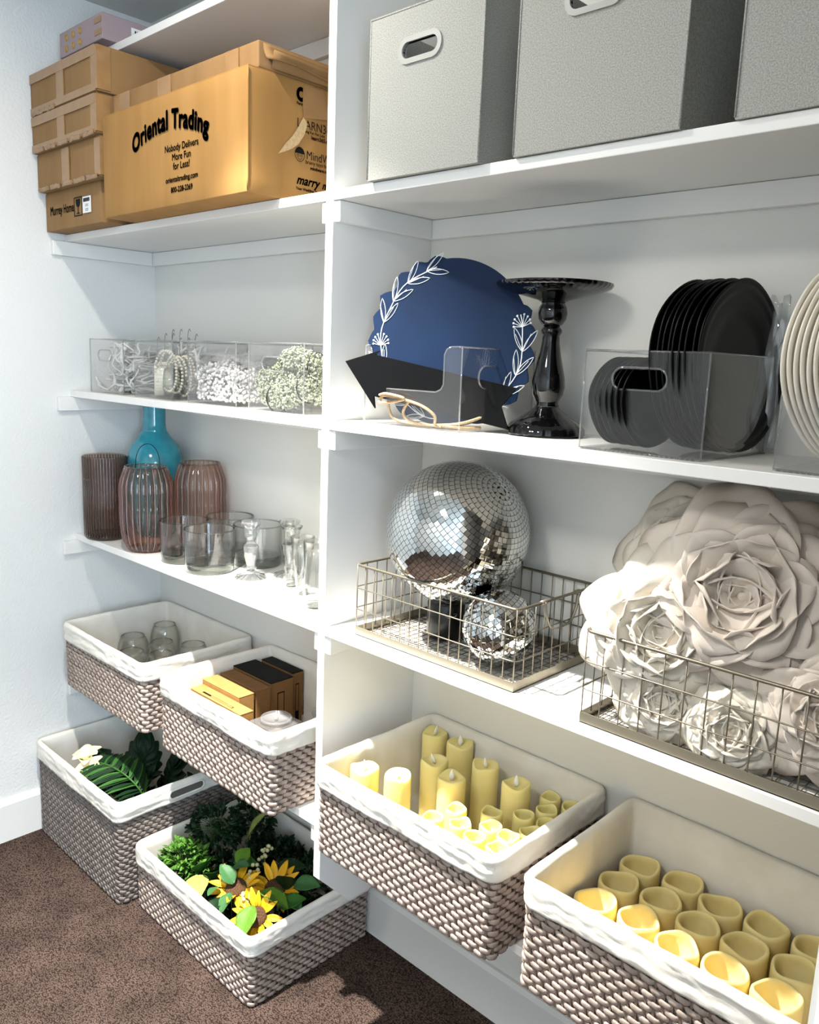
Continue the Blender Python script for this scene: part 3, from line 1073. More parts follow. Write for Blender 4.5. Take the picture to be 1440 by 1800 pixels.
put_text(ot, 'Oriental Trading', .160, .1395, .047, bold=.0023, sx=.99, warp=arch2, space=1.07)
put_text(ot, 'Nobody Delivers', .386, .122, .0218, bold=.0004, sx=.97, align='CENTER')
put_text(ot, 'More Fun', .386, .1005, .0218, bold=.0004, sx=.97, align='CENTER')
put_text(ot, 'for Less!', .386, .080, .0218, bold=.0004, sx=.97, align='CENTER')
put_text(ot, 'orientaltrading.com', .386, .0525, .0172, bold=.0005, sx=1.04, align='CENTER')
put_text(ot, '800-228-2269', .386, .029, .0172, bold=.0005, sx=.98, align='CENTER')
RX_ = .648 + .0012
kw = dict(axis='right', X=RX_)
put_text(ot, 'C', .129, .215, .036, bold=.0026, sx=.8, **kw)
put_text(ot, 'Personal', .129, .205, .0085, bold=.0003, **kw)
put_text(ot, 'LEARN365', .130, .159, .027, sx=.9, **kw)
put_text(ot, 'Learning Fun For Less', .136, .151, .0085, bold=.0002, **kw)
put_text(ot, 'learn365.com', .172, .140, .0115, bold=.0004, **kw)
put_text(ot, 'MindWare', .158, .096, .026, sx=.9, **kw)
put_text(ot, 'brainy toys for kids', .156, .086, .0115, bold=.0001, **kw)
put_text(ot, 'mindware.com', .170, .075, .010, bold=.0004, **kw)
put_text(ot, 'marry', .131, .039, .028, bold=.0007, sx=.95, shear=.35, **kw)
put_text(ot, 'me', .206, .039, .024, bold=.0006, sx=.9, shear=.35, **kw)
put_text(ot, 'Your Wedding. Your Way.', .130, .0265, .0085, bold=.0003, **kw)
g = G()
fc = (.1395, .102)
g.tube([(RX_, fc[0] + .0135 * math.cos(t), fc[1] + .015 * math.sin(t)) for t in [2 * PI * i / 32 for i in range(32)]], .0006, 4, closed=True)
cap = [(.0130 * math.cos(t), .0145 * math.sin(t)) for t in [.12 + (PI - .24) * i / 14 for i in range(15)]]
g.add([(RX_, fc[0] + y, fc[1] + z) for y, z in cap], [tuple(range(15))])
for s_ in (-1, 1):
    g.tube([(RX_, fc[0] + s_ * .0048 + .003 * math.cos(t), fc[1] - .0022 + .0022 * math.sin(t)) for t in [2 * PI * i / 14 for i in range(14)]], .0004, 4, closed=True)
g.tube([(RX_, fc[0] + .006 * math.cos(t), fc[1] - .006 + .005 * math.sin(t)) for t in [PI + PI * i / 8 for i in range(9)]], .0004, 4)
g.obj('round_emblem', M_ink, ot)
# torn paper scar and clear tape on the right face
scar = [(.079, .092), (.100, .118), (.118, .136), (.135, .160), (.148, .182), (.160, .170), (.152, .146), (.135, .122), (.118, .110), (.098, .100)]
G().add([(RX_ + .0004, y, z) for y, z in scar], [tuple(range(len(scar)))]).obj('torn_paper', mat('torn_card', (212, 184, 140), .9, c2=(198, 166, 120), cscale=160), ot)
G().add([(RX_ + .0002, y, z) for y, z in ((.146, .249), (.206, .249), (.226, .186), (.215, .19), (.150, .18), (.146, .2))], [(0, 1, 2, 3, 4, 5)]).obj('clear_tape', M_tape, ot)
G().tube([(.6475, .0005, .004 + .244 * i / 10) for i in range(11)], .0022, 8).obj('corner_crease', M_kraft, ot, smooth=True)

# flat box lying on top, with open end flaps on the right
fb = carton('flat brown box lying on top of the printed box, under the top shelf', .430, -.056, ZAs + .256, .650, .352, .054, M_kraft_b, 0, 12, flaps=False)
G().grid(lambda u, v: (.650 + .0008 + .014 * u * u, .012 + .20 * v, .050 - .032 * u + .005 * math.sin(v * 5) * u), 6, 10, thick=.0025).obj('end_flap', M_kraft_b, fb, smooth=True)
G().grid(lambda u, v: (.6535 + .010 * u, .03 + .24 * v, .005 + .034 * u - .008 * v * u), 5, 8, thick=.0025).obj('end_flap', M_kraft_b, fb, smooth=True)
tape_box(fb, .53, .58, -.0026, -.0006, .003, .052)
tape_box(fb, .24, .30, -.0026, -.0006, .003, .052)
tape_box(fb, .02, .10, -.0026, -.0006, .003, .052)

# mauve box on the top shelf
mv = thing('mauve_box', 'mauve gift carton with gold print on the top left shelf', 'box', (.099, -.040, zE + .0006))
G().bbox(0, .256, 0, .30, 0, .066, .0015, 1).obj('carton_body', M_mauve, mv)
g = G()
random.seed(3)
for i in range(3):
    for j in range(2):
        cx, cz = .045 + .042 * i, .018 + .028 * j
        n_ = 3 + i + j
        g.tube([(cx + .009 * math.cos(t), -.0010, cz + .009 * math.sin(t)) for t in [2 * PI * q / (n_ + 3) for q in range(n_ + 3)]], .0012, 4, closed=True)
        g.box(cx - .004, cx + .004, -.0014, -.0004, cz - .004, cz + .003)
g.obj('gold_symbols', M_gold, mv)
for z_ in (.012, .042):
    G().box(.216, .2565, -.0018, -.0004, z_, z_ + .014).obj('tape', M_tape, mv)
lb = G().box(.2556, .2572, .085, .15, .014, .05).obj('shipping_label', M_paperw, mv)
g = G()
for i in range(7):
    g.box(.2572, .2577, .095 + i * .007, .095 + i * .007 + (.002 if i % 2 else .004), .020, .044)
g.obj('barcode', M_ink, lb)
# ------------------------------------------------------------ clear acrylic bins
ACR = glass_mat('clear_acrylic', (0.994, 0.994, 0.994), (0.965, 0.968, 0.968), haze=0.013, gloss=1.0)
ACR_edge = glass_mat('acrylic_edge', (0.86, 0.88, 0.88), (0.55, 0.57, 0.58), haze=0.08, gloss=2.5)
ZBs = zB + 0.0006


def stadium(cx, cz, a, r, n=32):
    return [(cx + (a if math.cos(t) > 1e-9 else (-a if math.cos(t) < -1e-9 else 0)) + r * math.cos(t), cz + r * math.sin(t)) for t in [2 * PI * (i + .5) / n for i in range(n)]]


def rect_loop(x0, x1, z0, z1, cx, cz, n=32):
    out = []
    for i in range(n):
        t = 2 * PI * (i + .5) / n
        c, s = math.cos(t), math.sin(t)
        k = min(((x1 - cx) / c if c > 0 else (x0 - cx) / c) if abs(c) > 1e-9 else 1e9, ((z1 - cz) / s if s > 0 else (z0 - cz) / s) if abs(s) > 1e-9 else 1e9)
        out.append((cx + c * k, cz + s * k))
    # pull the nearest samples into the corners
    for X in (x0, x1):
        for Z in (z0, z1):
            j = min(range(n), key=lambda q: (out[q][0] - X) ** 2 + (out[q][1] - Z) ** 2)
            out[j] = (X, Z)
    return out


def holed_panel(x0, x1, z0, z1, hole, t, cx, cz):
    """Flat panel in the xz plane with a hole, thickness t along +y."""
    n = len(hole)
    o = rect_loop(x0, x1, z0, z1, cx, cz, n)
    vs = [(x, 0, z) for x, z in o] + [(x, 0, z) for x, z in hole] + [(x, t, z) for x, z in o] + [(x, t, z) for x, z in hole]
    fs = []
    for i in range(n):
        j = (i + 1) % n
        fs += [(i, j, n + j, n + i), (2 * n + i, 3 * n + i, 3 * n + j, 2 * n + j), (i, 2 * n + i, 2 * n + j, j), (n + i, n + j, 3 * n + j, 3 * n + i)]
    return G().add(vs, fs)


def clear_bin(label, x, y, w, d, h=.163, hole=True, scoop=False, side_hole=False, hc=None, group='clear storage bins'):
    a = thing('clear_bin', label, 'bin', (x, y, ZBs), 0, group)
    t = .0028
    hc = hc or (w * .45, h * .70, w * .12, .0165)
    if scoop:
        r = .014
        pl = [(.0, .0), (w, .0), (w, h), (w - .028, h)]
        pl += [(w - .034 - r * (math.sin(q) - .4), h - r + r * math.cos(q)) for q in ()]
        pl += [(w - .040, h - .004), (w - .046, h - .014), (w - .046, h * .56), (w - .052, h * .50), (w - .066, h * .465), (.040, h * .465), (.026, h * .50), (.022, h * .56), (.020, h - .012), (.015, h - .003), (0, h)]
        G().prism(pl, t).obj('front_panel', ACR, a)
        G().tube([(x_, t / 2, z_) for x_, z_ in pl[3:-1]], .0016, 6).obj('scoop_edge', ACR_edge, a, smooth=True)
    elif hole:
        hl = stadium(hc[0], hc[1], hc[2], hc[3])
        holed_panel(0, w, 0, h, hl, t, hc[0], hc[1]).obj('front_panel', ACR, a)
        G().tube([(q[0], t / 2, q[1]) for q in hl], .0022, 6, closed=True).obj('handle_rim', ACR_edge, a, smooth=True)
    if side_hole:
        hl = stadium(d * .48, h * .66, d * .16, .022)
        M_ = Matrix(((0, -1, 0, w), (1, 0, 0, 0), (0, 0, 1, 0), (0, 0, 0, 1)))
        g = holed_panel(0, d, 0, h, hl, t, d * .48, h * .66)
        G().add(g.v, g.f, M_).obj('side_panel', ACR, a)
        G().tube([M_ @ Vector((q[0], t / 2, q[1])) for q in hl], .0022, 6, closed=True).obj('handle_rim', ACR_edge, a, smooth=True)
    else:
        G().box(w - t, w, t, d - t, 0, h).obj('side_panel', ACR, a)
    G().box(0, t, t, d - t, 0, h).obj('side_panel', ACR, a)
    G().box(0, w, d - t, d, 0, h).obj('back_panel', ACR, a)
    G().box(t, w - t, t, d - t, .0004, .003).obj('base', ACR, a)
    # polished rim and corner edges
    e = .0012
    if scoop:
        G().tube([(w - .03, e, h), (w, e, h), (w, d, h), (0, d, h), (0, e, h), (.014, e, h)], .0017, 6).obj('rim', ACR_edge, a, smooth=True)
    else:
        G().tube([(e, e, h), (w - e, e, h), (w - e, d - e, h), (e, d - e, h)], .0017, 6, closed=True).obj('rim', ACR_edge, a, smooth=True)
    for cx, cy in ((e, e), (w - e, e), (w - e, d - e)):
        G().tube([(cx, cy, .002), (cx, cy, h)], .0016, 6).obj('corner_edge', ACR_edge, a, smooth=True)
    G().tube([(e, 0, .0016), (w - e, 0, .0016), (w, d, .0016)], .0014, 6).obj('bottom_edge', ACR_edge, a, smooth=True)
    return a


BY = .030
BX = [.079, .357, .648, .925]
BW, BD = .215, .248
clear_bin('clear bin of tangled white string lights, leftmost of the four', BX[0], BY, BW, BD)
clear_bin('clear bin of pearl strands and a fluted jar, second from the left', BX[1], BY, BW, BD)
clear_bin('clear bin full of loose white pearls, third from the left', BX[2], BY, BW + .010, BD)
clear_bin('clear bin of glittering bead garlands, next to the upright panel', BX[3], BY, BW, BD)
clear_bin('clear open-front bin holding the round navy sign and the black arrow', 1.342, BY, .268, .235, scoop=True, side_hole=True)
clear_bin('clear bin of black plates, right of the cake stand', 1.876, BY, .217, .248, hc=(.217 * .47, .163 * .73, .217 * .14, .0175))
clear_bin('clear bin of white plates at the right edge', 2.200, BY, .217, .248)
for _o in [o for o in scene.objects if o.get('label') in ('clear bin of black plates, right of the cake stand', 'clear bin of white plates at the right edge')]:
    g = G()
    for i in range(24):
        g.lathe([(.0035, 0), (.0035, .001), (.001, .0024)], 8, M=T(.010 + i * .0085, -.004, .0002))
    g.obj('ribbed_grip', ACR_edge, _o, kind='stuff')

# ------------------------------------------------------------ contents of the four small bins
M_cable = mat('white_cable', (232, 230, 224), .45)
M_pearl = mat('pearl', (240, 236, 232), .22, spec=.6, coat=.5)
M_pearlc = mat('cream_pearl', (234, 226, 206), .25, spec=.6, coat=.5)
M_bead = mat('crystal_bead', (168, 174, 150), .06, spec=1.0, c2=(112, 120, 96), cscale=70)
random.seed(11)


def rnd_path(n, box, jump=.05, seed=0):
    rr = random.Random(seed)
    p = [rr.uniform(box[0], box[1]), rr.uniform(box[2], box[3]), rr.uniform(box[4], box[5])]
    v = Vector((rr.uniform(-1, 1), rr.uniform(-1, 1), rr.uniform(-1, 1)))
    out = []
    for i in range(n):
        v = (v + Vector((rr.uniform(-1, 1), rr.uniform(-1, 1), rr.uniform(-.8, .8))) * .9).normalized()
        for k in range(3):
            p[k] += v[k] * jump
            lo, hi = box[2 * k], box[2 * k + 1]
            if p[k] < lo:
                p[k] = lo
                v[k] = abs(v[k])
            if p[k] > hi:
                p[k] = hi
                v[k] = -abs(v[k])
        out.append(Vector(p))
    return out


def spline(P, k=4):
    out = []
    for i in range(len(P) - 1):
        a, b, c, d = P[max(i - 1, 0)], P[i], P[i + 1], P[min(i + 2, len(P) - 1)]
        for q in range(k):
            t = q / k
            out.append(.5 * ((2 * b) + (c - a) * t + (2 * a - 5 * b + 4 * c - d) * t * t + (3 * b - a - 3 * c + d) * t ** 3))
    return out


def string_lights(label, x, seed, n=110, box=None):
    a = thing('string_lights', label, 'string lights', (x, BY, ZBs + .003))
    box = box or (.010, BW - .012, .008, BD - .012, .005, .150)
    p = spline(rnd_path(n, box, .045, seed), 3)
    for q in p:
        q.y = box[2] + (q.y - box[2]) * (.25 + .75 * abs(math.sin(q.x * 60 + q.z * 41)))
    G().tube(p, .0030, 5).obj('cable', M_cable, a, smooth=True)
    bulb = G().lathe([(.0055, 0), (.0066, .004), (.0066, .020), (.004, .024), (.0045, .036), (.001, .044)], 8).mesh('bulb', M_cable, True)
    rr = random.Random(seed + 1)
    for i in range(26):
        q = p[int(len(p) * (i + .5) / 26)]
        z = max(.008, min(.135, q.z))
        link('bulb', bulb, a, M=T(min(max(q.x, .03), BW - .035), min(max(q.y, .016), BD - .03), z) @ RZ(rr.uniform(0, 6.3)) @ RX(rr.uniform(-1.2, 1.2)) @ T(0, 0, -.012))


string_lights('tangle of white string lights filling the leftmost clear bin', BX[0], 5, 150)
string_lights('short tangle of white cable behind the fluted jar', BX[1], 9, 50, (.012, BW - .014, .10, BD - .012, .02, .150))
_nth = ['first', 'second', 'third', 'fourth', 'fifth', 'sixth', 'seventh', 'eighth', 'ninth']
# hooks sticking out over the bins
M_hook = mat('hook_wire', (150, 150, 148), .3, .9)
for i in range(9):
    hx = BX[1] + .012 + .021 * i
    pts = [(0, 0, 0), (0, 0, .10 + .012 * (i % 3)), (.004, 0, .115 + .012 * (i % 3)), (.010, 0, .119 + .012 * (i % 3)), (.014, 0, .112 + .012 * (i % 3))]
    o = G().tube(pts, .0011, 5).obj('wire_hook', M_hook, None, smooth=True, loc=(hx, BY + .07 + .012 * ((i * 5) % 4), ZBs + .055))
    tag(o, 'thin bent wire hook above the pearl strand bin, %s from the left' % _nth[i], 'hook', 'wire hooks above the second clear bin')

# fluted jar lying on its side, and a clear jar beside it
j = thing('fluted_jar', 'cream fluted jar lying on its side in the second clear bin', 'jar', (BX[1] + .062, BY + .03, ZBs + .054))
G().lathe([(.001, 0), (.046, 0), (.050, .005), (.050, .045), (.046, .050), (.001, .050)], 96, lobes=32, depth=.05, M=RZ(-.5) @ RX(-PI / 2)).obj('jar_body', M_pearlc, j, smooth=True)
G().lathe([(.001, .0), (.040, .0), (.043, .004), (.043, .04), (.03, .05), (.001, .05)], 36, M=T(.055, .004, -.008) @ RZ(-.7) @ RX(-PI / 2)).obj('glass_insert', GL_base, j, smooth=True)


def bead_strand(label, pts, r, m, grp, loc):
    g = G()
    acc, last = 0, None
    for q in pts:
        if last is None or (q - last).length >= r * 1.95:
            g.add(ICO1[0], ICO1[1], T(*q) @ SC(r, r, r))
            last = q
    o = g.obj('pearl_strand', m, None, smooth=True, loc=loc)
    tag(o, label, 'beads', grp)
    return o


for i in range(6):
    rr = random.Random(40 + i)
    c = Vector((.150 + rr.uniform(-.008, .012), .020 + .028 * i, .068 + rr.uniform(-.006, .01)))
    pts = []
    for k in range(300):
        t = 2 * PI * k / 300 * 1.6
        a_, b_ = .050 - .004 * i % 3, .056 - .005 * (i % 2)
        pts.append(c + Vector((a_ * math.cos(t), .007 * math.sin(t * .5 + i), b_ * math.sin(t))))
    bead_strand('looped strand of cream pearls, %s from the front of its clear bin' % _nth[i], pts, .0046, M_pearlc, 'pearl strands in the second clear bin', (BX[1], BY, ZBs + .003))

# loose pearls in a bag
rr = random.Random(5)
g = G()
pos = []
for k in range(5200):
    x, y, z = rr.uniform(.012, BW - .004), rr.uniform(.009, BD - .012), rr.uniform(.010, .118)
    top = .095 + .02 * math.sin(x * 30) * math.sin(y * 12)
    front = y < .03 or x > BW - .03 or z > top - .02
    if not front or z > top:
        continue
    if x < .035 - z * .15 and y < .02:
        continue
    r = rr.choice((.0035, .004, .0045, .0052))
    g.add(ICO1[0], ICO1[1], T(x, y, z) @ SC(r, r, r))
o = g.obj('loose_pearls', M_pearl, None, smooth=True, loc=(BX[2], BY, ZBs + .003), kind='stuff')
tag(o, 'loose white pearls filling the third clear bin', 'beads')
bag = G().grid(lambda u, v: (.012 + .195 * u, .010 + .215 * v, .112 + .030 * noise.noise(Vector((u * 4, v * 4, 2))) + .016 * math.sin(u * 3.1) * math.sin(v * 3.1)), 22, 22).obj('plastic_bag', glass_mat('bag_film', (.95, .95, .96), haze=.12, gloss=2.5), None, smooth=True, loc=(BX[2], BY, ZBs + .003))
tag(bag, 'crinkled clear plastic bag over the loose pearls', 'bag')

# bead garlands: fat ropes of tiny faceted beads
ropes = [('upper right rope of pale green crystal beads in the fourth clear bin', [(.10, .05, .118), (.15, .04, .125), (.19, .06, .110), (.205, .14, .105), (.15, .19, .11)], .030),
         ('lower left coil of pale green crystal beads in the fourth clear bin', [(.034, .04, .07), (.045, .04, .045), (.075, .035, .03), (.11, .035, .05), (.12, .04, .075)], .034),
         ('lower right coil of pale green crystal beads in the fourth clear bin', [(.115, .035, .035), (.15, .035, .058), (.185, .04, .06), (.198, .09, .045), (.19, .17, .04)], .036),
         ('middle rope of pale green crystal beads in the fourth clear bin', [(.05, .06, .09), (.09, .06, .085), (.13, .06, .085), (.17, .1, .09), (.18, .17, .08)], .026)]
OCT = ([(1, 0, 0), (-1, 0, 0), (0, 1, 0), (0, -1, 0), (0, 0, 1), (0, 0, -1)], [(0, 2, 4), (2, 1, 4), (1, 3, 4), (3, 0, 4), (2, 0, 5), (1, 2, 5), (3, 1, 5), (0, 3, 5)])
for lab, pl, R_ in ropes:
    p = spline([Vector(q) for q in pl], 12)
    g = G()
    for k in range(1500):
        i = rr.randrange(len(p))
        d = Vector((rr.gauss(0, 1), rr.gauss(0, 1), rr.gauss(0, 1))).normalized() * R_ * rr.uniform(.85, 1.0)
        q = p[i] + d
        q.x, q.y, q.z = min(max(q.x, .008), BW - .008), min(max(q.y, .008), BD - .01), max(q.z, .006)
        s_ = rr.uniform(.0026, .0042)
        g.add(OCT[0], OCT[1], T(*q) @ RZ(rr.uniform(0, 3)) @ RX(rr.uniform(0, 3)) @ SC(s_, s_, s_))
    o = g.obj('bead_garland', M_bead, None, loc=(BX[3], BY, ZBs + .003), kind=None)
    tag(o, lab, 'beads', 'bead garlands')
    tie = G().tube([Vector(p[len(p) // 2]) + Vector((0, R_ * 1.02 * math.cos(t), R_ * 1.02 * math.sin(t))) for t in [2 * PI * i / 20 for i in range(20)]], .0018, 5, closed=True).obj('dark_tie', M_ink, o, smooth=True)
pk = thing('foil_packet', 'dark foil packet tucked behind the bead garlands', 'packet', (BX[3] + .13, BY + .12, ZBs + .12))
G().grid(lambda u, v: (.075 * u, .006 * math.sin(u * 5) + .012 * v, .058 * v + .012 * (1 - u)), 8, 6, thick=.002).obj('wrapper', mat('foil_print', (62, 74, 96), .3, .3, c2=(180, 184, 188), cscale=120), pk, smooth=True)

# ------------------------------------------------------------ round navy sign with white leaf wreath
M_navy = mat('navy_board', (9, 36, 68), .6, spec=.2, c2=(8, 31, 60), cscale=8, bump=.05, bscale=200)
M_chalk = mat('white_print', (236, 238, 240), .6)
SR = .168
sg = thing('round_sign', 'round navy sign with a white leaf wreath, leaning in the clear bin', 'sign',
           M=T(1.512, .098, ZBs + .004) @ RZ(.33) @ RX(-.05))
out = []
for i in range(180):
    a = 2 * PI * i / 180
    dg = math.degrees(a) % 360
    r = SR
    bump_ = 0
    for c0, wdt, amp in ((104, 7, .010), (118, 7, .014), (131, 7, .016), (150, 7, .020), (164, 9, .016), (180, 10, .018), (194, 9, .014), (210, 9, .012), (235, 10, .01), (22, 6, .012), (8, 7, .013), (-8, 7, .014), (-22, 7, .016), (-36, 8, .016), (-60, 9, .01)):
        dd = ((dg - c0 + 180) % 360) - 180
        bump_ = max(bump_, amp * max(0, 1 - abs(dd) / wdt) ** .6)
    r += bump_
    out.append((r * math.cos(a), SR + r * math.sin(a)))
G().prism(out, .005).obj('board', M_navy, sg)


def leaf_outline(x, z, ang, L_, w_):
    P = []
    for i in range(13):
        t = i / 12
        P.append((t * L_, w_ * math.sin(PI * t) ** .8))
    for i in range(1, 12):
        t = 1 - i / 12
        P.append((t * L_, -w_ * math.sin(PI * t) ** .8))
    c, s = math.cos(ang), math.sin(ang)
    return [(x + c * u - s * v, -.0006, z + s * u + c * v) for u, v in P]


g = G()


def wreath(a0, a1, n, seed):
    rr = random.Random(seed)
    stem = []
    for i in range(n * 4 + 1):
        a = math.radians(a0 + (a1 - a0) * i / (n * 4))
        r = SR * (.925 + .012 * math.sin(i * .7))
        stem.append((r * math.cos(a), -.0006, SR + r * math.sin(a)))
    g.tube(stem, .0011, 5, flat=.5)
    for i in range(n):
        a = math.radians(a0 + (a1 - a0) * (i + .5) / n)
        x, z = SR * .925 * math.cos(a), SR + SR * .925 * math.sin(a)
        tang = a + (PI / 2 if a1 > a0 else -PI / 2)
        for sd in (-1, 1):
            if i % 5 == 4:
                for k in range(4):
                    b = tang + sd * (.3 + .35 * k)
                    L_ = .024 - .002 * k
                    g.tube([(x, -.0006, z), (x + L_ * math.cos(b), -.0006, z + L_ * math.sin(b))], .0007, 4)
                    g.add(ICO1[0], ICO1[1], T(x + L_ * math.cos(b), -.0006, z + L_ * math.sin(b)) @ SC(.0024, .0006, .0024))
            else:
                g.tube(leaf_outline(x, z, tang + sd * rr.uniform(.36, .52), .050, .0055), .0007, 4, closed=True)
                L_ = leaf_outline(x, z, tang + sd * .44, .050, .0055)
                g.tube([(x, -.0006, z), L_[9]], .0006, 4)


wreath(262, 104, 9, 3)
wreath(-66, 22, 5, 4)
g.obj('leaf_wreath', M_chalk, sg)

# black arrow sign with a twine loop
ar = thing('arrow_sign', 'black wooden arrow sign resting across the clear bin', 'sign', M=T(1.318, -.004, ZBs + .128) @ RZ(.36) @ RY(.155))
pl = [(0, 0), (.078, .034), (.062, .030), (.064, .022), (.36, .024), (.335, -.022), (.36, -.068), (.070, -.062), (.072, -.090), (.062, -.084)]
pl = [(0, 0), (.074, .036), (.066, .026), (.375, .020), (.352, -.022), (.375, -.062), (.078, -.058), (.085, -.082)]
G().prism(pl, .006, M=T(0, 0, 0)).obj('board', mat('black_paint', (7, 8, 10), .6, spec=.1), ar)
M_jute = mat('jute_twine', (178, 152, 118), .9, c2=(152, 126, 92), cscale=200, bump=.5, bscale=400, bdist=.001)
tw = spline([Vector(q) for q in ((1.395, .025, .062), (1.43, .012, .066), (1.47, .02, .058), (1.405, .022, .046), (1.392, .03, .052), (1.42, .02, .062), (1.50, .028, .050), (1.535, .04, .030), (1.53, .05, .010), (1.54, .06, .006))], 8)
a = thing('jute_twine', 'loops of natural jute twine lying in the sign bin', 'twine', (0, 0, ZBs))
G().tube(tw, .0032, 6).obj('strand', M_jute, a, smooth=True)
G().tube(spline([Vector(q) for q in ((1.405, .04, .055), (1.405, .045, .03), (1.42, .05, .012), (1.47, .06, .006), (1.54, .07, .010), (1.58, .085, .018), (1.615, .12, .035), (1.612, .12, .022))], 8), .0032, 6).obj('strand', M_jute, a, smooth=True)
G().tube(spline([Vector(q) for q in ((1.475, .03, .055), (1.455, .035, .03), (1.47, .045, .012), (1.53, .06, .007), (1.585, .09, .008), (1.60, .11, .008))], 8), .0032, 6).obj('strand', M_jute, a, smooth=True)

# ------------------------------------------------------------ black cake stand
M_gloss = mat('black_glaze', (5, 5, 6), .06, spec=.5, coat=.2)
cs = thing('cake_stand', 'glossy black pedestal cake stand with a turned stem', 'cake stand', (1.699, .187, ZBs))
G().lathe([(.001, 0), (.074, 0), (.0785, .004), (.0775, .014), (.068, .024), (.045, .038), (.028, .050), (.023, .056)], 120, lobes=20, depth=.025, lobe_z=lambda z: max(0, min(1, (.034 - z) / .02))).obj('foot', M_gloss, cs, smooth=True, angle=50)
G().lathe([(.0225, .054), (.0245, .058), (.0225, .062), (.024, .068), (.0305, .08), (.0335, .094), (.032, .112), (.0265, .135), (.0205, .16), (.0172, .18), (.0165, .192), (.0200, .198), (.0205, .203), (.0165, .208), (.0155, .211)], 48).obj('stem', M_gloss, cs, smooth=True)
G().lathe([(.0155, .210), (.021, .214), (.0265, .223), (.0282, .234), (.0265, .245), (.0225, .252), (.0235, .256)], 48).obj('knob', M_gloss, cs, smooth=True)
G().lathe([(.0235, .255), (.030, .259), (.060, .267), (.088, .274), (.107, .281), (.1115, .286), (.111, .290), (.106, .291), (.098, .286), (.001, .285)], 176, lobes=44, depth=.018, lobe_z=lambda z: 1 if .276 < z < .2895 else 0).obj('plate', M_gloss, cs, smooth=True, angle=50)

# ------------------------------------------------------------ plates standing in the bins
M_blkpl = mat('black_stoneware', (8, 8, 9), .38, spec=.18)
M_whtpl = mat('cream_stoneware', (238, 230, 214), .3, spec=.5)


def plate_mesh(R_, m, seed):
    rr = random.Random(seed)
    prof = [(.001, 0), (R_ * .55, 0), (R_ * .60, .004), (R_ * .75, .009), (R_ * .97, .014), (R_, .0165), (R_ * .985, .0185), (R_ * .955, .0172), (R_ * .93, .0165), (R_ * .90, .0160), (R_ * .86, .0150), (R_ * .83, .0142), (R_ * .80, .0125), (R_ * .75, .0120), (R_ * .70, .0105), (R_ * .65, .009), (R_ * .60, .007), (R_ * .5, .0062), (.001, .005)]
    n = 72
    vs, fs = [], []
    p = [rr.uniform(0, 6) for _ in range(4)]
    for r, z in prof:
        for i in range(n):
            a = 2 * PI * i / n
            k = (r / R_) ** 4
            vs.append((r * (1 + .010 * k * math.sin(5 * a + p[0])) * math.cos(a), r * (1 + .010 * k * math.sin(5 * a + p[0])) * math.sin(a), z + .0015 * k * math.sin(3 * a + p[1]) + (.0009 * math.sin(r * 420) if z > .004 else 0)))
    for j in range(len(prof) - 1):
        for i in range(n):
            fs.append((j * n + i, j * n + (i + 1) % n, (j + 1) * n + (i + 1) % n, (j + 1) * n + i))
    return G().add(vs, fs).mesh('plate', m, True)


_pn = ['first', 'second', 'third', 'fourth', 'fifth', 'sixth', 'seventh', 'eighth', 'ninth', 'tenth', 'eleventh', 'twelfth', 'thirteenth', 'fourteenth']
PB = [plate_mesh(.139, M_blkpl, i) for i in range(2)]
PS = [plate_mesh(.074, M_blkpl, i + 5) for i in range(2)]
PW = [plate_mesh(.145, M_whtpl, i + 9) for i in range(2)]
z0 = ZBs + .004
for i in range(9):
    o = link('plate', PB[i % 2], None, M=T(1.990 + .0098 * i, .168 + .004 * math.sin(i), z0 + .1395) @ RZ(-.10) @ RY(PI / 2 - .06))
    tag(o, 'large black plate on edge, %s from the left of the tall stack' % _pn[i], 'plate', 'large black plates')
for i in range(7):
    o = link('plate', PS[i % 2], None, M=T(1.888 + .0115 * i, .110 - .0024 * i, z0 + .0755) @ RZ(-.22) @ RY(PI / 2 - .05))
    tag(o, 'small black plate on edge, %s from the left of the low stack' % _pn[i], 'plate', 'small black plates')
for i in range(14):
    o = link('plate', PW[i % 2], None, M=T(2.228 + .0088 * i, .160, z0 + .1455) @ RZ(-.30) @ RY(PI / 2 - .10))
    tag(o, 'cream plate on edge, %s from the left in the right-hand clear bin' % _pn[i], 'plate', 'cream plates')
pb = thing('plastic_sleeve', 'crinkled clear plastic sleeve behind the tall black plates', 'plastic sleeve', (2.078, .262, z0))
G().grid(lambda u, v: (.035 * u + .004 * math.sin(v * 9), .012 * noise.noise(Vector((u * 6, v * 6, 0))), .255 * v + .008 * math.sin(u * 9)), 8, 14, thick=.0005).obj('film', glass_mat('sleeve_film', (.9, .92, .92), haze=.1, gloss=2.5), pb, smooth=True)

# ------------------------------------------------------------ grey fabric bins on the upper right shelf
def fabric_mat():
    m = mat('heather_fabric', (152, 151, 144), .9, spec=.1, c2=(184, 183, 175), cscale=480, cdetail=2, bump=.6, bscale=800, bdist=.0008)
    return m


M_fab = fabric_mat()
M_grip = mat('grip_plastic', (172, 170, 164), .4)
M_fold = mat('blue_paper_stack', (70, 84, 112), .6, c2=(160, 166, 176), cscale=30)


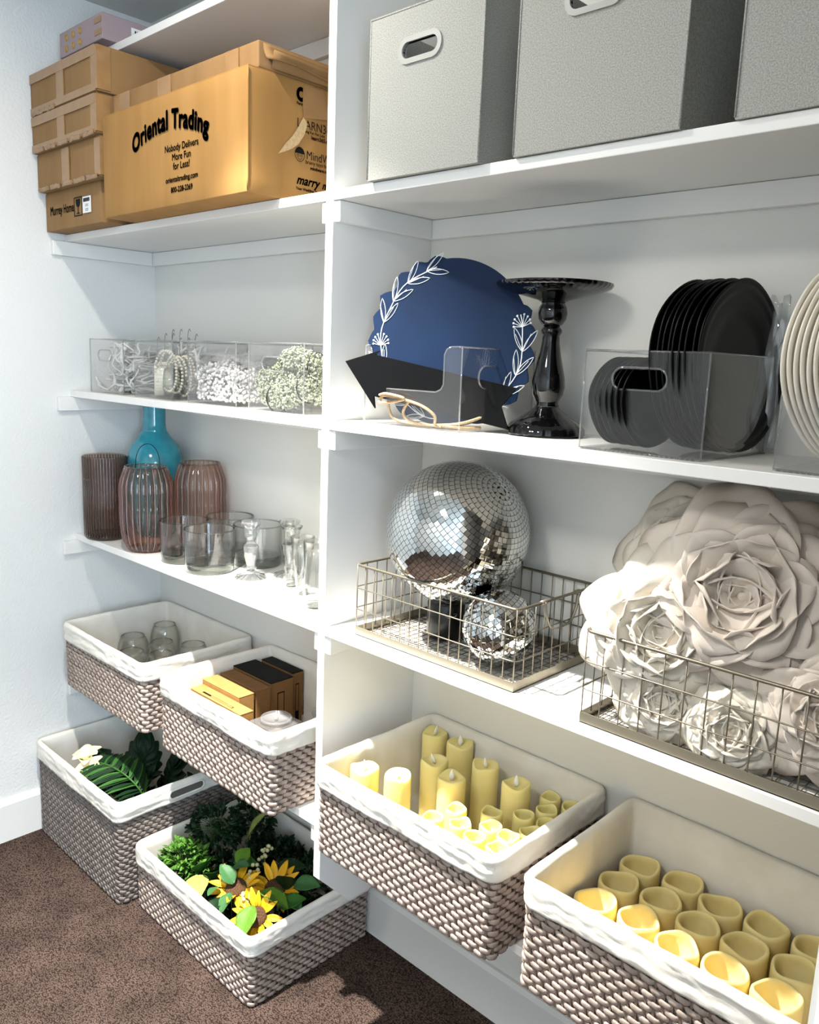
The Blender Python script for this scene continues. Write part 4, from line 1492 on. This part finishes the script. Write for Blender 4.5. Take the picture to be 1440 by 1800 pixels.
def fabric_bin(label, x, y, w, d, h, hx=None):
    a = thing('fabric_bin', label, 'bin', (x, y, zA + .0006), 0, 'grey fabric bins')
    t = .006
    hl = stadium(hx or w * .47, h * .747, .030, .014)
    holed_panel(0, w, 0, h, hl, t, hx or w * .47, h * .747).obj('front_panel', M_fab, a)
    G().box(w - t, w, t, d - t, 0, h).obj('side_panel', M_fab, a)
    G().box(0, t, t, d - t, 0, h).obj('side_panel', M_fab, a)
    G().box(0, w, d - t, d, 0, h).obj('back_panel', M_fab, a)
    G().box(t, w - t, t, d - t, .0005, .006).obj('bottom_panel', M_fab, a)
    ho = stadium(hx or w * .47, h * .747, .030, .0235)
    n = len(hl)
    g = G()
    vs = []
    for y_ in (-.0035, .0):
        vs += [(p[0], y_, p[1]) for p in ho] + [(p[0], y_, p[1]) for p in hl]
    vs += [(p[0], .008, p[1]) for p in hl]
    fs = []
    for i in range(n):
        j = (i + 1) % n
        fs += [(i, j, n + j, n + i), (i, 2 * n + i, 2 * n + j, j), (n + i, n + j, 4 * n + j, 4 * n + i)]
    g.add(vs, fs).obj('grip_frame', M_grip, a)
    for X in (.0, w):
        G().tube([(X, 0, .003), (X, 0, h - .002)], .0018, 6).obj('piping', M_fab, a, smooth=True)
    G().tube([(0, 0, h), (w, 0, h), (w, d, h), (0, d, h)], .0022, 6, closed=True).obj('piping', M_fab, a, smooth=True)
    G().box(t + .01, w - t - .01, .03, d * .8, .007, h * .74).obj('stored_papers', M_fold, a)
    return a


fabric_bin('grey fabric bin next to the upright panel', 1.381, -.014, .279, .275, .288)
fabric_bin('grey fabric bin in the middle of the upper right shelf', 1.731, -.008, .297, .275, .288, .140)
fabric_bin('grey fabric bin at the right edge of the upper shelf', 2.108, -.006, .285, .275, .288)
# ------------------------------------------------------------ wire baskets
M_wire = mat('pewter_wire', (132, 124, 108), .35, .75, spec=.5)
M_tray = mat('pewter_tray', (150, 142, 124), .4, .55, spec=.5)
ZW = zC + .0006


def cyl(L_, r, n=6):
    return G().lathe([(r, 0), (r, L_)], n).mesh('wire', M_wire, True)


def wire_basket(label, x, y, w, d, h, nx, ny, handle=True):
    a = thing('wire_basket', label, 'basket', (x, y, ZW), 0, 'pewter wire baskets')
    # tray: thin lip all round with mesh bottom
    g = G()
    lip, t = .019, .0016
    for q in ((0, w, 0, t), (0, w, d - t, d)):
        g.box(q[0], q[1], q[2], q[3], 0, lip)
    for q in ((0, t, t, d - t), (w - t, w, t, d - t)):
        g.box(q[0], q[1], q[2], q[3], 0, lip)
    e = .008
    for q in ((0, w, 0, e), (0, w, d - e, d)):
        g.box(q[0], q[1], q[2], q[3], 0, .0015)
    for q in ((0, e, e, d - e), (w - e, w, e, d - e)):
        g.box(q[0], q[1], q[2], q[3], 0, .0015)
    g.obj('tray_lip', M_tray, a)
    up = cyl(h - .010, .0013)
    fx = [i * w / nx for i in range(nx + 1)]
    fy = [i * d / ny for i in range(ny + 1)]
    for X in fx:
        for Y in (.0015, d - .0015):
            link('upright_wire', up, a, (min(max(X, .002), w - .002), Y, .010))
    for Y in fy[1:-1]:
        for X in (.0015, w - .0015):
            link('upright_wire', up, a, (X, Y, .010))
    mx = cyl(w - .004, .0011)
    my = cyl(d - .004, .0011)
    nb, na = int(d / .0185), int(w / .0185)
    for i in range(1, nb):
        link('floor_wire', mx, a, M=T(.002, i * d / nb, .0028) @ RY(PI / 2))
    for i in range(1, na):
        link('floor_wire', my, a, M=T(i * w / na, .002, .0042) @ RX(-PI / 2))

    def ring(z, o, r, name):
        pts = []
        c = .012
        for cx, cy, a0 in ((w - c, c, -PI / 2), (w - c, d - c, 0), (c, d - c, PI / 2), (c, c, PI)):
            for q in range(5):
                t_ = a0 + q * PI / 8
                pts.append((cx + (c + o) * math.cos(t_), cy + (c + o) * math.sin(t_), z))
        G().tube(pts, r, 6, closed=True).obj(name, M_wire, a, smooth=True)

    ring(h, .0, .0032, 'rim_wire')
    ring(h * .68, .0025, .0014, 'hoop_wire')
    ring(h * .38, .0025, .0014, 'hoop_wire')
    if handle:
        pts = [(w + .003, d * .30, h + .001), (w + .005, d * .33, h - .035), (w + .006, d * .40, h - .056), (w + .006, d * .60, h - .056), (w + .005, d * .69, h - .03), (w + .003, d * .72, h + .001)]
        G().tube(spline([Vector(q) for q in pts], 5), .0036, 6, flat=.4).obj('bail_handle', M_tray, a, smooth=True)
        for yy in (.30, .72):
            G().lathe([(.0046, -.008), (.0046, .008)], 10, M=T(w - .0005, d * yy, h) @ RX(PI / 2)).obj('handle_sleeve', M_tray, a, smooth=True)
    return a


wire_basket('pewter wire basket holding the mirror balls', 1.345, .020, .436, .276, .160, 16, 9)
wire_basket('pewter wire basket overflowing with giant white paper flowers', 1.934, .006, .470, .280, .165, 13, 8, handle=False)

# ------------------------------------------------------------ mirror balls
M_mirror = mat('mirror', (226, 228, 226), .035, 1.0)
M_ballcore = mat('ball_core', (70, 70, 68), .6)


def frame_z(n):
    n = Vector(n).normalized()
    a = Vector((0, 0, 1)) if abs(n.z) < .9 else Vector((1, 0, 0))
    x = a.cross(n).normalized()
    y = n.cross(x)
    return Matrix(((x.x, y.x, n.x, 0), (x.y, y.y, n.y, 0), (x.z, y.z, n.z, 0), (0, 0, 0, 1)))


def mirror_ball(label, c, R_, s, axis, jit, seed):
    a = thing('mirror_ball', label, 'mirror ball', M=T(*c))
    A = frame_z(axis)
    G().add(ICO2[0], ICO2[1], SC(R_ - .0012, R_ - .0012, R_ - .0012)).obj('core', M_ballcore, a, smooth=True)
    rr = random.Random(seed)
    nr = round(PI * R_ / s)
    tiles = []
    for j in range(nr):
        ph = PI * (j + .5) / nr
        m = max(3, round(2 * PI * R_ * math.sin(ph) / s))
        off = rr.uniform(0, 6.28)
        for i in range(m):
            th = 2 * PI * i / m + off
            n = Vector((math.sin(ph) * math.cos(th), math.sin(ph) * math.sin(th), math.cos(ph)))
            e_th = Vector((-math.sin(th), math.cos(th), 0))
            e_ph = n.cross(e_th)
            nn = (n + e_th * rr.gauss(0, jit) + e_ph * rr.gauss(0, jit)).normalized()
            et = (e_th - nn * e_th.dot(nn)).normalized()
            ep = nn.cross(et)
            p = n * R_
            Mt = Matrix(((et.x, ep.x, nn.x, p.x), (et.y, ep.y, nn.y, p.y), (et.z, ep.z, nn.z, p.z), (0, 0, 0, 1)))
            Mt = A @ Mt
            tiles.append(Mt)
    C_ = Vector(c)
    view = (CAM - C_).normalized()
    tiles.sort(key=lambda M_: -(M_.to_3x3() @ Vector((0, 0, 1))).dot(view))
    hs = s * .46
    tv = G().box(-hs, hs, -hs, hs, -.0015, .0006)
    me = tv.mesh('mirror_tile', M_mirror)
    for M_ in tiles[:300]:
        link('mirror_tile', me, a, M=M_)
    g = G()
    for M_ in tiles[300:]:
        g.add(tv.v, tv.f, M_)
    g.obj('mirror_tiles', M_mirror, a, kind='stuff')
    return a


BC, BR_ = (1.520, .150, 1.2430), .1535
mirror_ball('large mirror ball resting on a black base in the wire basket', BC, BR_, .0112, (.728, -.02, .686), .006, 1)
SCn, SR_ = (1.677, .106, 1.0815), .0745
mirror_ball('small mirror ball lying in front of the large one', SCn, SR_, .0105, (-.5, -.3, .8), .012, 2)
a = thing('motor_base', 'short black motor base under the large mirror ball', 'base', (1.490, .158, ZW + .006))
G().lathe([(.001, 0), (.040, 0), (.042, .003), (.042, .075), (.040, .080), (.030, .084), (.001, .084)], 40).obj('housing', mat('black_plastic', (12, 12, 13), .3), a, smooth=True, angle=50)
G().tube([(.036 + .012 * math.sin(t * 3), -.03 - .012 * math.cos(t), .06 + .004 * math.sin(t * 5)) for t in [q * .25 for q in range(16)]], .0012, 5).obj('chain', M_wire, a, smooth=True)

# ------------------------------------------------------------ giant paper flowers
M_foam = mat('white_foam_paper', (236, 228, 212), .65, spec=.25, sss=0, c2=(222, 212, 195), cscale=10, bump=.05, bscale=60)
M_foam2 = mat('blush_foam_paper', (234, 222, 208), .65, spec=.25, c2=(220, 206, 192), cscale=10, bump=.05, bscale=60)


def petal_mesh(L_, Wd, cup, curl, ruf, seed, m, thick=.0022, n=12):
    rr = random.Random(seed)
    p = [rr.uniform(0, 6.28) for _ in range(4)]

    def f(u, v):
        s = 2 * u - 1
        # rounded heart-like outline: narrow root, wide shoulder, soft tip
        w = Wd * (.22 + .78 * math.sin(PI * min(1, .10 + .52 * v ** .8)) ** .9)
        tip = 1 - .30 * abs(s) ** 2.6 + .03 * math.sin(4 * s + p[0])
        y = L_ * v * tip
        x = w * s * (1 - .18 * v ** 6)
        z = cup * (s * s) * Wd * (.4 + .6 * v) - curl * L_ * max(0, v - .62) ** 2 * 5 + .10 * L_ * math.sin(PI * v)
        z += ruf * v ** 3 * (math.sin(5 * s + p[1]) * .6 + math.sin(9 * s + p[2]) * .4)
        return (x, y, z)

    return G().grid(f, n, 10, thick=thick).mesh('petal', m, True)


def flower(label, c, n, R_, seed, m, rings=None, group='giant paper flowers'):
    a = thing('paper_flower', label, 'flower', M=T(*c) @ frame_z(n) @ RZ(seed * 1.3))
    rr = random.Random(seed)
    rings = rings or [(7, 1.0, .52, .10, .30), (6, .80, .50, .34, .26), (5, .62, .46, .62, .20), (5, .45, .40, .90, .12), (4, .32, .32, 1.12, .05), (3, .22, .24, 1.30, .0)]
    for k, (cnt, L_, Wd, tilt, curl) in enumerate(rings):
        me = [petal_mesh(L_ * R_, Wd * R_ * (.92 if k else 1), .35 + .18 * k, curl, .045 * R_ * (1 if k < 4 else .6), seed * 50 + k * 7 + q, m) for q in range(2)]
        for i in range(cnt):
            th = 2 * PI * (i + .5 * (k % 2)) / cnt + rr.uniform(-.12, .12)
            M_ = RZ(th) @ T(0, .035 * R_ * (1 if k < 4 else .5), .012 * R_ * k) @ RX(tilt + rr.uniform(-.08, .08)) @ RY(rr.uniform(-.12, .12))
            link('petal', me[i % 2], a, M=M_)
    G().lathe([(.001, -.004), (.07 * R_, -.004), (.09 * R_, .02 * R_), (.07 * R_, .16 * R_), (.001, .2 * R_)], 16).obj('heart', m, a, smooth=True)
    return a


vdir = Vector((.34, -.86, .36))
flower('largest white paper flower, in the middle of the wire basket', (2.142, .132, 1.245), (.25, -.92, .30), .188, 3, M_foam2)
flower('white paper flower at the front left of the wire basket', (2.036, .078, 1.172), (.28, -.92, .24), .140, 5, M_foam)
flower('small white paper rose low in the wire basket, second from the left', (2.060, .055, 1.066), (.30, -.92, .24), .082, 7, M_foam)
flower('small white paper rose low at the front, right of the other small one', (2.182, .050, 1.056), (.22, -.93, .28), .085, 9, M_foam)
flower('shaded white paper flower at the upper right, behind the largest', (2.300, .205, 1.275), (.12, -.92, .35), .150, 11, M_foam2)
flower('shaded white paper flower at the upper left, against the back wall', (2.020, .235, 1.262), (.10, -.92, .38), .160, 13, M_foam)
flower('white paper flower at the lower right behind the wires', (2.300, .090, 1.110), (.20, -.93, .28), .110, 15, M_foam2)

# ------------------------------------------------------------ greenery
def leafm(name, c, c2):
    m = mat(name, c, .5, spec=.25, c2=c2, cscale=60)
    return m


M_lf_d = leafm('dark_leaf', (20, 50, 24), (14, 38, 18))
M_lf_g = leafm('green_leaf', (58, 104, 40), (40, 84, 30))
M_lf_l = leafm('light_leaf', (98, 138, 46), (78, 116, 34))
M_lf_s = leafm('sage_leaf', (70, 112, 66), (50, 92, 50))
M_lf_p = leafm('pale_leaf', (158, 168, 92), (128, 144, 66))
M_lf_b = leafm('boxwood_leaf', (84, 128, 44), (52, 96, 30))
M_stem = mat('stem_green', (70, 96, 48), .6)
M_yel = mat('sunflower_petal', (236, 186, 14), .6, c2=(222, 156, 8), cscale=50)
M_seed = mat('seed_head', (52, 34, 18), .9, c2=(96, 62, 28), cscale=300, bump=.8, bscale=400)
M_berry = mat('cream_berry', (206, 200, 160), .35, c2=(178, 170, 120), cscale=60)
M_magn = mat('magnolia_petal', (246, 240, 206), .5, c2=(236, 226, 170), cscale=20)


def leaf_mesh(L_, w_, fold, droop, m, nu=6, nv=8, wavy=0.0, name='leaf'):
    def f(u, v):
        s = 2 * u - 1
        w = w_ * math.sin(PI * (v * .94 + .03)) ** .85 * (1 - .25 * v)
        return (w * s, L_ * v, abs(s) * w * fold - droop * L_ * v * v + wavy * math.sin(v * 14 + s * 2) * abs(s))
    return G().grid(f, nu, nv, thick=.0006).mesh(name, m, True)


def aim(p, d, roll=0.0):
    """Matrix at p whose +y points along d and +z as far up as possible."""
    y = Vector(d).normalized()
    z = Vector((0, 0, 1)) - y * y.z
    if z.length < 1e-4:
        z = Vector((1, 0, 0))
    z.normalize()
    x = y.cross(z)
    M_ = Matrix(((x.x, y.x, z.x, p[0]), (x.y, y.y, z.y, p[1]), (x.z, y.z, z.z, p[2]), (0, 0, 0, 1)))
    return M_ @ RY(roll)


LF = {k: leaf_mesh(1, .30, .35, .25, m) for k, m in (('d', M_lf_d), ('g', M_lf_g), ('l', M_lf_l), ('s', M_lf_s), ('p', M_lf_p))}
LW = {k: leaf_mesh(1, .42, .25, .30, m, 8, 10, .01) for k, m in (('d', M_lf_d), ('g', M_lf_g), ('l', M_lf_l), ('s', M_lf_s), ('p', M_lf_p))}


def sprig(label, base, tips, lf, size, name='leaf_sprig', wide=False, cat='foliage'):
    """A stem with leaves: tips is a list of (root point, direction, roll)."""
    a = thing(name, label, cat, base)
    B = Vector(base)
    top = max((Vector(t[0]) for t in tips), key=lambda v: v.z)
    mid = (B + top) * .5 + Vector((.008, -.006, 0))
    G().tube(spline([Vector((0, 0, 0)), mid - B, top - B], 6), .0022, 6).obj('stem', M_stem, a, smooth=True)
    for t in tips:
        k = t[3] if len(t) > 3 else lf
        sz = size * (t[4] if len(t) > 4 else 1)
        link('leaf', (LW if wide else LF)[k], a, M=T(*(-B)) @ aim(t[0], t[1], t[2]) @ SC(sz, sz, sz))
    return a


FZ = .0135
# sunflowers
SP = leaf_mesh(1, .17, .40, .10, M_yel, 5, 8, 0, 'petal')


def sunflower(label, c, n, R_, seed, cnt=15):
    a = thing('sunflower', label, 'flower', M=T(*c) @ frame_z(n))
    rr = random.Random(seed)
    for k in range(cnt):
        th = 2 * PI * k / cnt + rr.uniform(-.1, .1)
        up = rr.uniform(.0, .75)
        s = R_ * rr.uniform(.85, 1.1)
        link('petal', SP, a, M=RZ(th) @ T(0, R_ * .30, .002 * (k % 2)) @ RX(up) @ SC(s * .95, s * .8, s))
    G().lathe([(.001, -.012), (R_ * .3, -.010), (R_ * .42, .002), (R_ * .36, .012), (R_ * .15, .009), (.001, .008)], 28).obj('seed_head', M_seed, a, smooth=True)
    z = Vector(c).z
    nn = frame_z(n).to_3x3().transposed() @ Vector((0, 0, -1))
    G().tube([Vector((0, 0, -.008)), nn * (z - FZ) * .5 + Vector((0, 0, -.01)), nn * (z - FZ - .004)], .004, 6).obj('stem', M_stem, a, smooth=True)
    return a


sunflower('yellow sunflower at the left of the low basket', (.962, -.030, .196), (.15, -.25, .95), .072, 1)
sunflower('yellow sunflower hanging at the front corner of the low basket', (1.084, -.052, .188), (.35, -.55, .75), .066, 2, 13)
sunflower('shaded yellow sunflower behind the front two', (1.020, .055, .182), (.2, -.2, .95), .074, 3)

# broad leaves among the sunflowers
def one_leaf(label, p, d, size, k, roll=0.0, wide=True):
    base = Vector((p[0], p[1], FZ))
    r = Vector(p)
    a = thing('broad_leaf', label, 'leaf', base, 0, 'broad leaves in the sunflower basket')
    G().tube(spline([Vector((0, 0, 0)), (r - base) * .6 + Vector((.004, 0, 0)), r - base], 4), .0018, 5).obj('stalk', M_stem, a, smooth=True)
    link('blade', (LW if wide else LF)[k], a, M=T(*(-base)) @ aim(p, d, roll) @ SC(size, size, size))


one_leaf('broad green leaf standing between the boxwood and the sunflowers', (.862, -.028, .175), (.3, -.35, .8), .080, 'g', .3)
one_leaf('dark leaf tucked under the front sunflower', (1.030, -.075, .168), (.6, -.6, .25), .075, 'd', .2)
one_leaf('green leaf behind the right sunflower', (1.095, .010, .190), (.5, .6, .5), .070, 'g', .2)
one_leaf('light green leaf drooping over the front corner of the basket', (1.078, -.060, .222), (.45, -.9, -.30), .078, 'l', .2)
one_leaf('light green veined leaf lying across the right sunflower', (1.045, -.012, .224), (.85, .25, .10), .088, 'l', -.2)
one_leaf('pale variegated leaf beside the boxwood', (.842, -.070, .196), (.7, -.55, .05), .085, 'p', .1)
one_leaf('dark upright leaf right of the boxwood', (.815, -.040, .180), (.35, -.2, .85), .085, 'g', .4)
one_leaf('sage leaf above the left sunflower', (.900, .000, .215), (.6, .1, .5), .062, 's', .2)
one_leaf('sage leaf pointing up between the sunflowers', (.962, -.040, .215), (-.5, -.1, .6), .060, 's', -.3)
one_leaf('sage leaf curling down by the front rim', (.985, -.062, .212), (.25, -.75, -.2), .055, 's', .3)
one_leaf('dark leaf under the left sunflower', (.960, -.070, .190), (.3, -.9, .1), .06, 'd', .1)
one_leaf('bright sage leaf at the right liner', (1.062, .085, .205), (.75, .35, .35), .072, 's', .3)
one_leaf('small sage leaf below it at the right rim', (1.085, .045, .205), (.85, -.1, .05), .060, 's', .2)
one_leaf('dark leaf standing at the right of the basket', (1.050, .070, .190), (.1, -.2, .9), .075, 'd', .2)
one_leaf('long green leaf behind the left sunflower', (.862, .030, .20), (.8, .3, .3), .080, 'g', .2, False)
one_leaf('dark leaf at the back beside the berries', (.965, .095, .19), (.6, .6, .4), .085, 'd', .2)
one_leaf('small sage leaf near the front rim', (.935, -.066, .205), (.2, -.85, .3), .045, 's', .4)
one_leaf('green leaf left of the berries', (.905, .012, .222), (-.2, .7, .45), .058, 'l', .3)
one_leaf('slender bent grass blade at the back', (.80, .12, .19), (.25, .1, .9), .12, 'p', .4, False)


def berries(label, c, cnt, r, spread, seed):
    a = thing('berry_cluster', label, 'berries', (c[0], c[1], FZ))
    rr = random.Random(seed)
    C_ = Vector((0, 0, c[2] - FZ))
    G().tube([Vector((0, 0, 0)), C_ * .5 + Vector((.004, 0, 0)), C_], .002, 5).obj('stem', M_stem, a, smooth=True)
    me = G().add(ICO2[0], ICO2[1], SC(r, r, r)).mesh('berry', M_berry, True)
    for i in range(cnt):
        t = i / cnt
        d = Vector((rr.uniform(-1, 1), rr.uniform(-1, 1), rr.uniform(-.5, 1))).normalized()
        q = C_ + Vector((spread[0] * (t - .5), spread[1] * (t - .5), spread[2] * t)) + d * .013
        link('berry', me, a, q)


berries('cluster of cream berries above the left sunflower', (.965, .020, .200), 15, .0058, (-.03, .05, .02), 1)
berries('cluster of cream berries near the front sunflower', (1.030, -.048, .204), 11, .0056, (.03, .0, .01), 2)
berries('shaded cluster of berries at the back of the basket', (.905, .105, .200), 12, .0056, (-.02, .04, .02), 3)


def bush(label, c, R_, cnt, size, m, seed, sq=(1, 1, 1)):
    a = thing('boxwood_sprig', label, 'foliage', (c[0], c[1], FZ))
    rr = random.Random(seed)
    src = leaf_mesh(1, .28, .3, .2, m, 2, 4)
    vs = [v.co.copy() for v in src.vertices]
    fs = [tuple(p.vertices) for p in src.polygons]
    g, gs = G(), G()
    C_ = Vector((0, 0, c[2] - FZ))
    gs.tube([Vector((0, 0, 0)), C_], .003, 6)
    nb = cnt // 7
    for i in range(nb):
        d = Vector((rr.gauss(0, 1), rr.gauss(0, 1), rr.gauss(.35, .8))).normalized()
        tip = C_ + Vector((d.x * R_ * sq[0], d.y * R_ * sq[1], d.z * R_ * sq[2])) * rr.uniform(.75, 1.0)
        if tip.z < .012:
            tip.z = .012
        gs.tube([C_ * .8, (C_ + tip) * .5 + Vector((0, 0, .006)), tip], .0009, 4)
        for k in range(7):
            dd = (d + Vector((rr.gauss(0, .7), rr.gauss(0, .7), rr.gauss(.2, .6)))).normalized()
            s = size * rr.uniform(.7, 1.15)
            g.add(vs, fs, aim(tip - d * .006 * (k % 4), dd, rr.uniform(-.8, .8)) @ SC(s, s, s))
    g.obj('leaves', m, a, smooth=True, kind='stuff')
    gs.obj('twigs', M_stem, a, smooth=True)
    return a


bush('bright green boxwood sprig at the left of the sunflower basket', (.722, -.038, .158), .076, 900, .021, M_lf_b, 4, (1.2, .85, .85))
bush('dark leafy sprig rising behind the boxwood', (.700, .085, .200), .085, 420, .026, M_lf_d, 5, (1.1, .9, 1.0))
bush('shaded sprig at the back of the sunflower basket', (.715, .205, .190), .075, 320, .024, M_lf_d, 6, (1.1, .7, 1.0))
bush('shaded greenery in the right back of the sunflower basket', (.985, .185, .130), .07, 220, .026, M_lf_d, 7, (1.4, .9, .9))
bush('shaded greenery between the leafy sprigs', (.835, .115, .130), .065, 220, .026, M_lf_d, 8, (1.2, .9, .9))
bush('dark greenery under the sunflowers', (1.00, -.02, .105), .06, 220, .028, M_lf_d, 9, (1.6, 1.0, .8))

bush('dark leaves added as shade at the back wall of the sunflower basket', (.86, .215, .10), .09, 380, .034, M_lf_d, 21, (1.7, .6, .8))  # this and the next two: dark leaves covering the liner in place of shade
bush('dark leaves added as shade low at the right of the sunflower basket', (1.075, .10, .085), .06, 260, .032, M_lf_d, 22, (.9, 1.8, .8))
bush('dark leaves added as shade low beside the boxwood', (.79, .02, .090), .085, 480, .032, M_lf_d, 23, (1.3, 1.5, .8))
# palm frond, broad dark leaves and a magnolia in the dark basket
pr = thing('palm_frond', 'arching green palm frond over the dark grey basket', 'foliage', (.42, -.03, FZ))
P0 = Vector((.42, -.03, FZ))
rach = spline([Vector(q) - P0 for q in ((.47, .02, FZ + .002), (.50, -.02, .20), (.485, -.045, .285), (.44, -.065, .325), (.375, -.082, .338), (.31, -.092, .330))], 8)
G().tube(rach, .0028, 6).obj('stem', M_lf_g, pr, smooth=True)
FM = leaf_mesh(1, .085, .35, .20, M_lf_d, 4, 8, 0, 'leaflet')
FM2 = leaf_mesh(1, .085, .35, .20, M_lf_g, 4, 8, 0, 'leaflet')
for i in range(17):
    t = .38 + .60 * i / 16
    q = rach[min(int(t * (len(rach) - 1)), len(rach) - 2)]
    nx = rach[min(int(t * (len(rach) - 1)) + 1, len(rach) - 1)] - q
    nx.normalize()
    for sd, L_ in ((1, .100), (-1, .100)):
        side = nx.cross(Vector((0, 0, 1))).normalized() * sd
        d = side * .85 + nx * .45 + Vector((0, 0, -.06 if sd < 0 else .15))
        s = L_ * (1 - .35 * abs(t - .62))
        link('leaflet', FM2 if i % 3 == 0 else FM, pr, M=aim(q, d, .2 * sd) @ SC(s, s, s))


def big_leaf(label, p, d, size, m, seed):
    base = Vector((p[0], p[1], FZ))
    a = thing('split_leaf', label, 'leaf', base)
    G().tube([Vector((0, 0, 0)), Vector(p) - base], .003, 6).obj('stalk', M_stem, a, smooth=True)
    rr = random.Random(seed)
    MB = aim(Vector(p) - base, d, .2)
    for sd in (-1, 1):
        for k in range(5):
            th = sd * (.25 + .42 * k)
            link('lobe', LF['d'], a, M=MB @ T(0, size * .42 * (1 - k / 5), 0) @ RZ(-th) @ SC(size * .75, size * .55 * (1 - .06 * k), size * .6))
    link('lobe', LF['d'], a, M=MB @ T(0, size * .4, 0) @ SC(size * .7, size * .7, size))


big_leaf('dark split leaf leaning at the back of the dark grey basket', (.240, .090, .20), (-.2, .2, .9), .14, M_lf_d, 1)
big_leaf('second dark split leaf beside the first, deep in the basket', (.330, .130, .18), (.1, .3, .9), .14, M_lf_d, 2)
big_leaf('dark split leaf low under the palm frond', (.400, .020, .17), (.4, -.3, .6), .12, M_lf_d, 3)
bush('dark filler leaves added as shade at the bottom of the dark grey basket', (.280, .04, .13), .11, 520, .045, M_lf_d, 15, (1.7, 1.3, .9))  # this and the next: dark leaves added to blacken the basket's shaded inside
bush('dark filler leaves added as shade at the right of the dark grey basket', (.455, .13, .15), .07, 360, .045, M_lf_d, 17, (1.0, 1.5, 1.0))
bush('small leafy filler at the front corner of the dark grey basket', (.455, -.085, .225), .04, 150, .018, M_lf_g, 16, (1, 1, 1))
mg = thing('magnolia', 'pale yellow magnolia blossom at the left of the palm frond', 'flower', (.245, -.095, FZ))
MP = petal_mesh(.05, .024, .9, .1, .002, 3, M_magn, .0012, 8)
for i in range(6):
    link('petal', MP, mg, M=T(0, 0, .300) @ RX(.25) @ RZ(2 * PI * i / 6) @ T(0, .004, 0) @ RX(.75 if i % 2 else .5))
for i in range(5):
    link('petal', MP, mg, M=T(.05, -.012, .285) @ RX(.4) @ RZ(2 * PI * i / 5) @ T(0, .003, 0) @ RX(.6))
G().tube([(0, 0, 0), (.004, 0, .15), (0, 0, .302)], .003, 6).obj('stem', M_stem, mg, smooth=True)
for k, d in (('d', (.5, .6, .2)), ('d', (-.3, .8, .3))):
    link('leaf', LW[k], mg, M=aim((.01, .01, .295), d, .2) @ SC(.08, .08, .08))
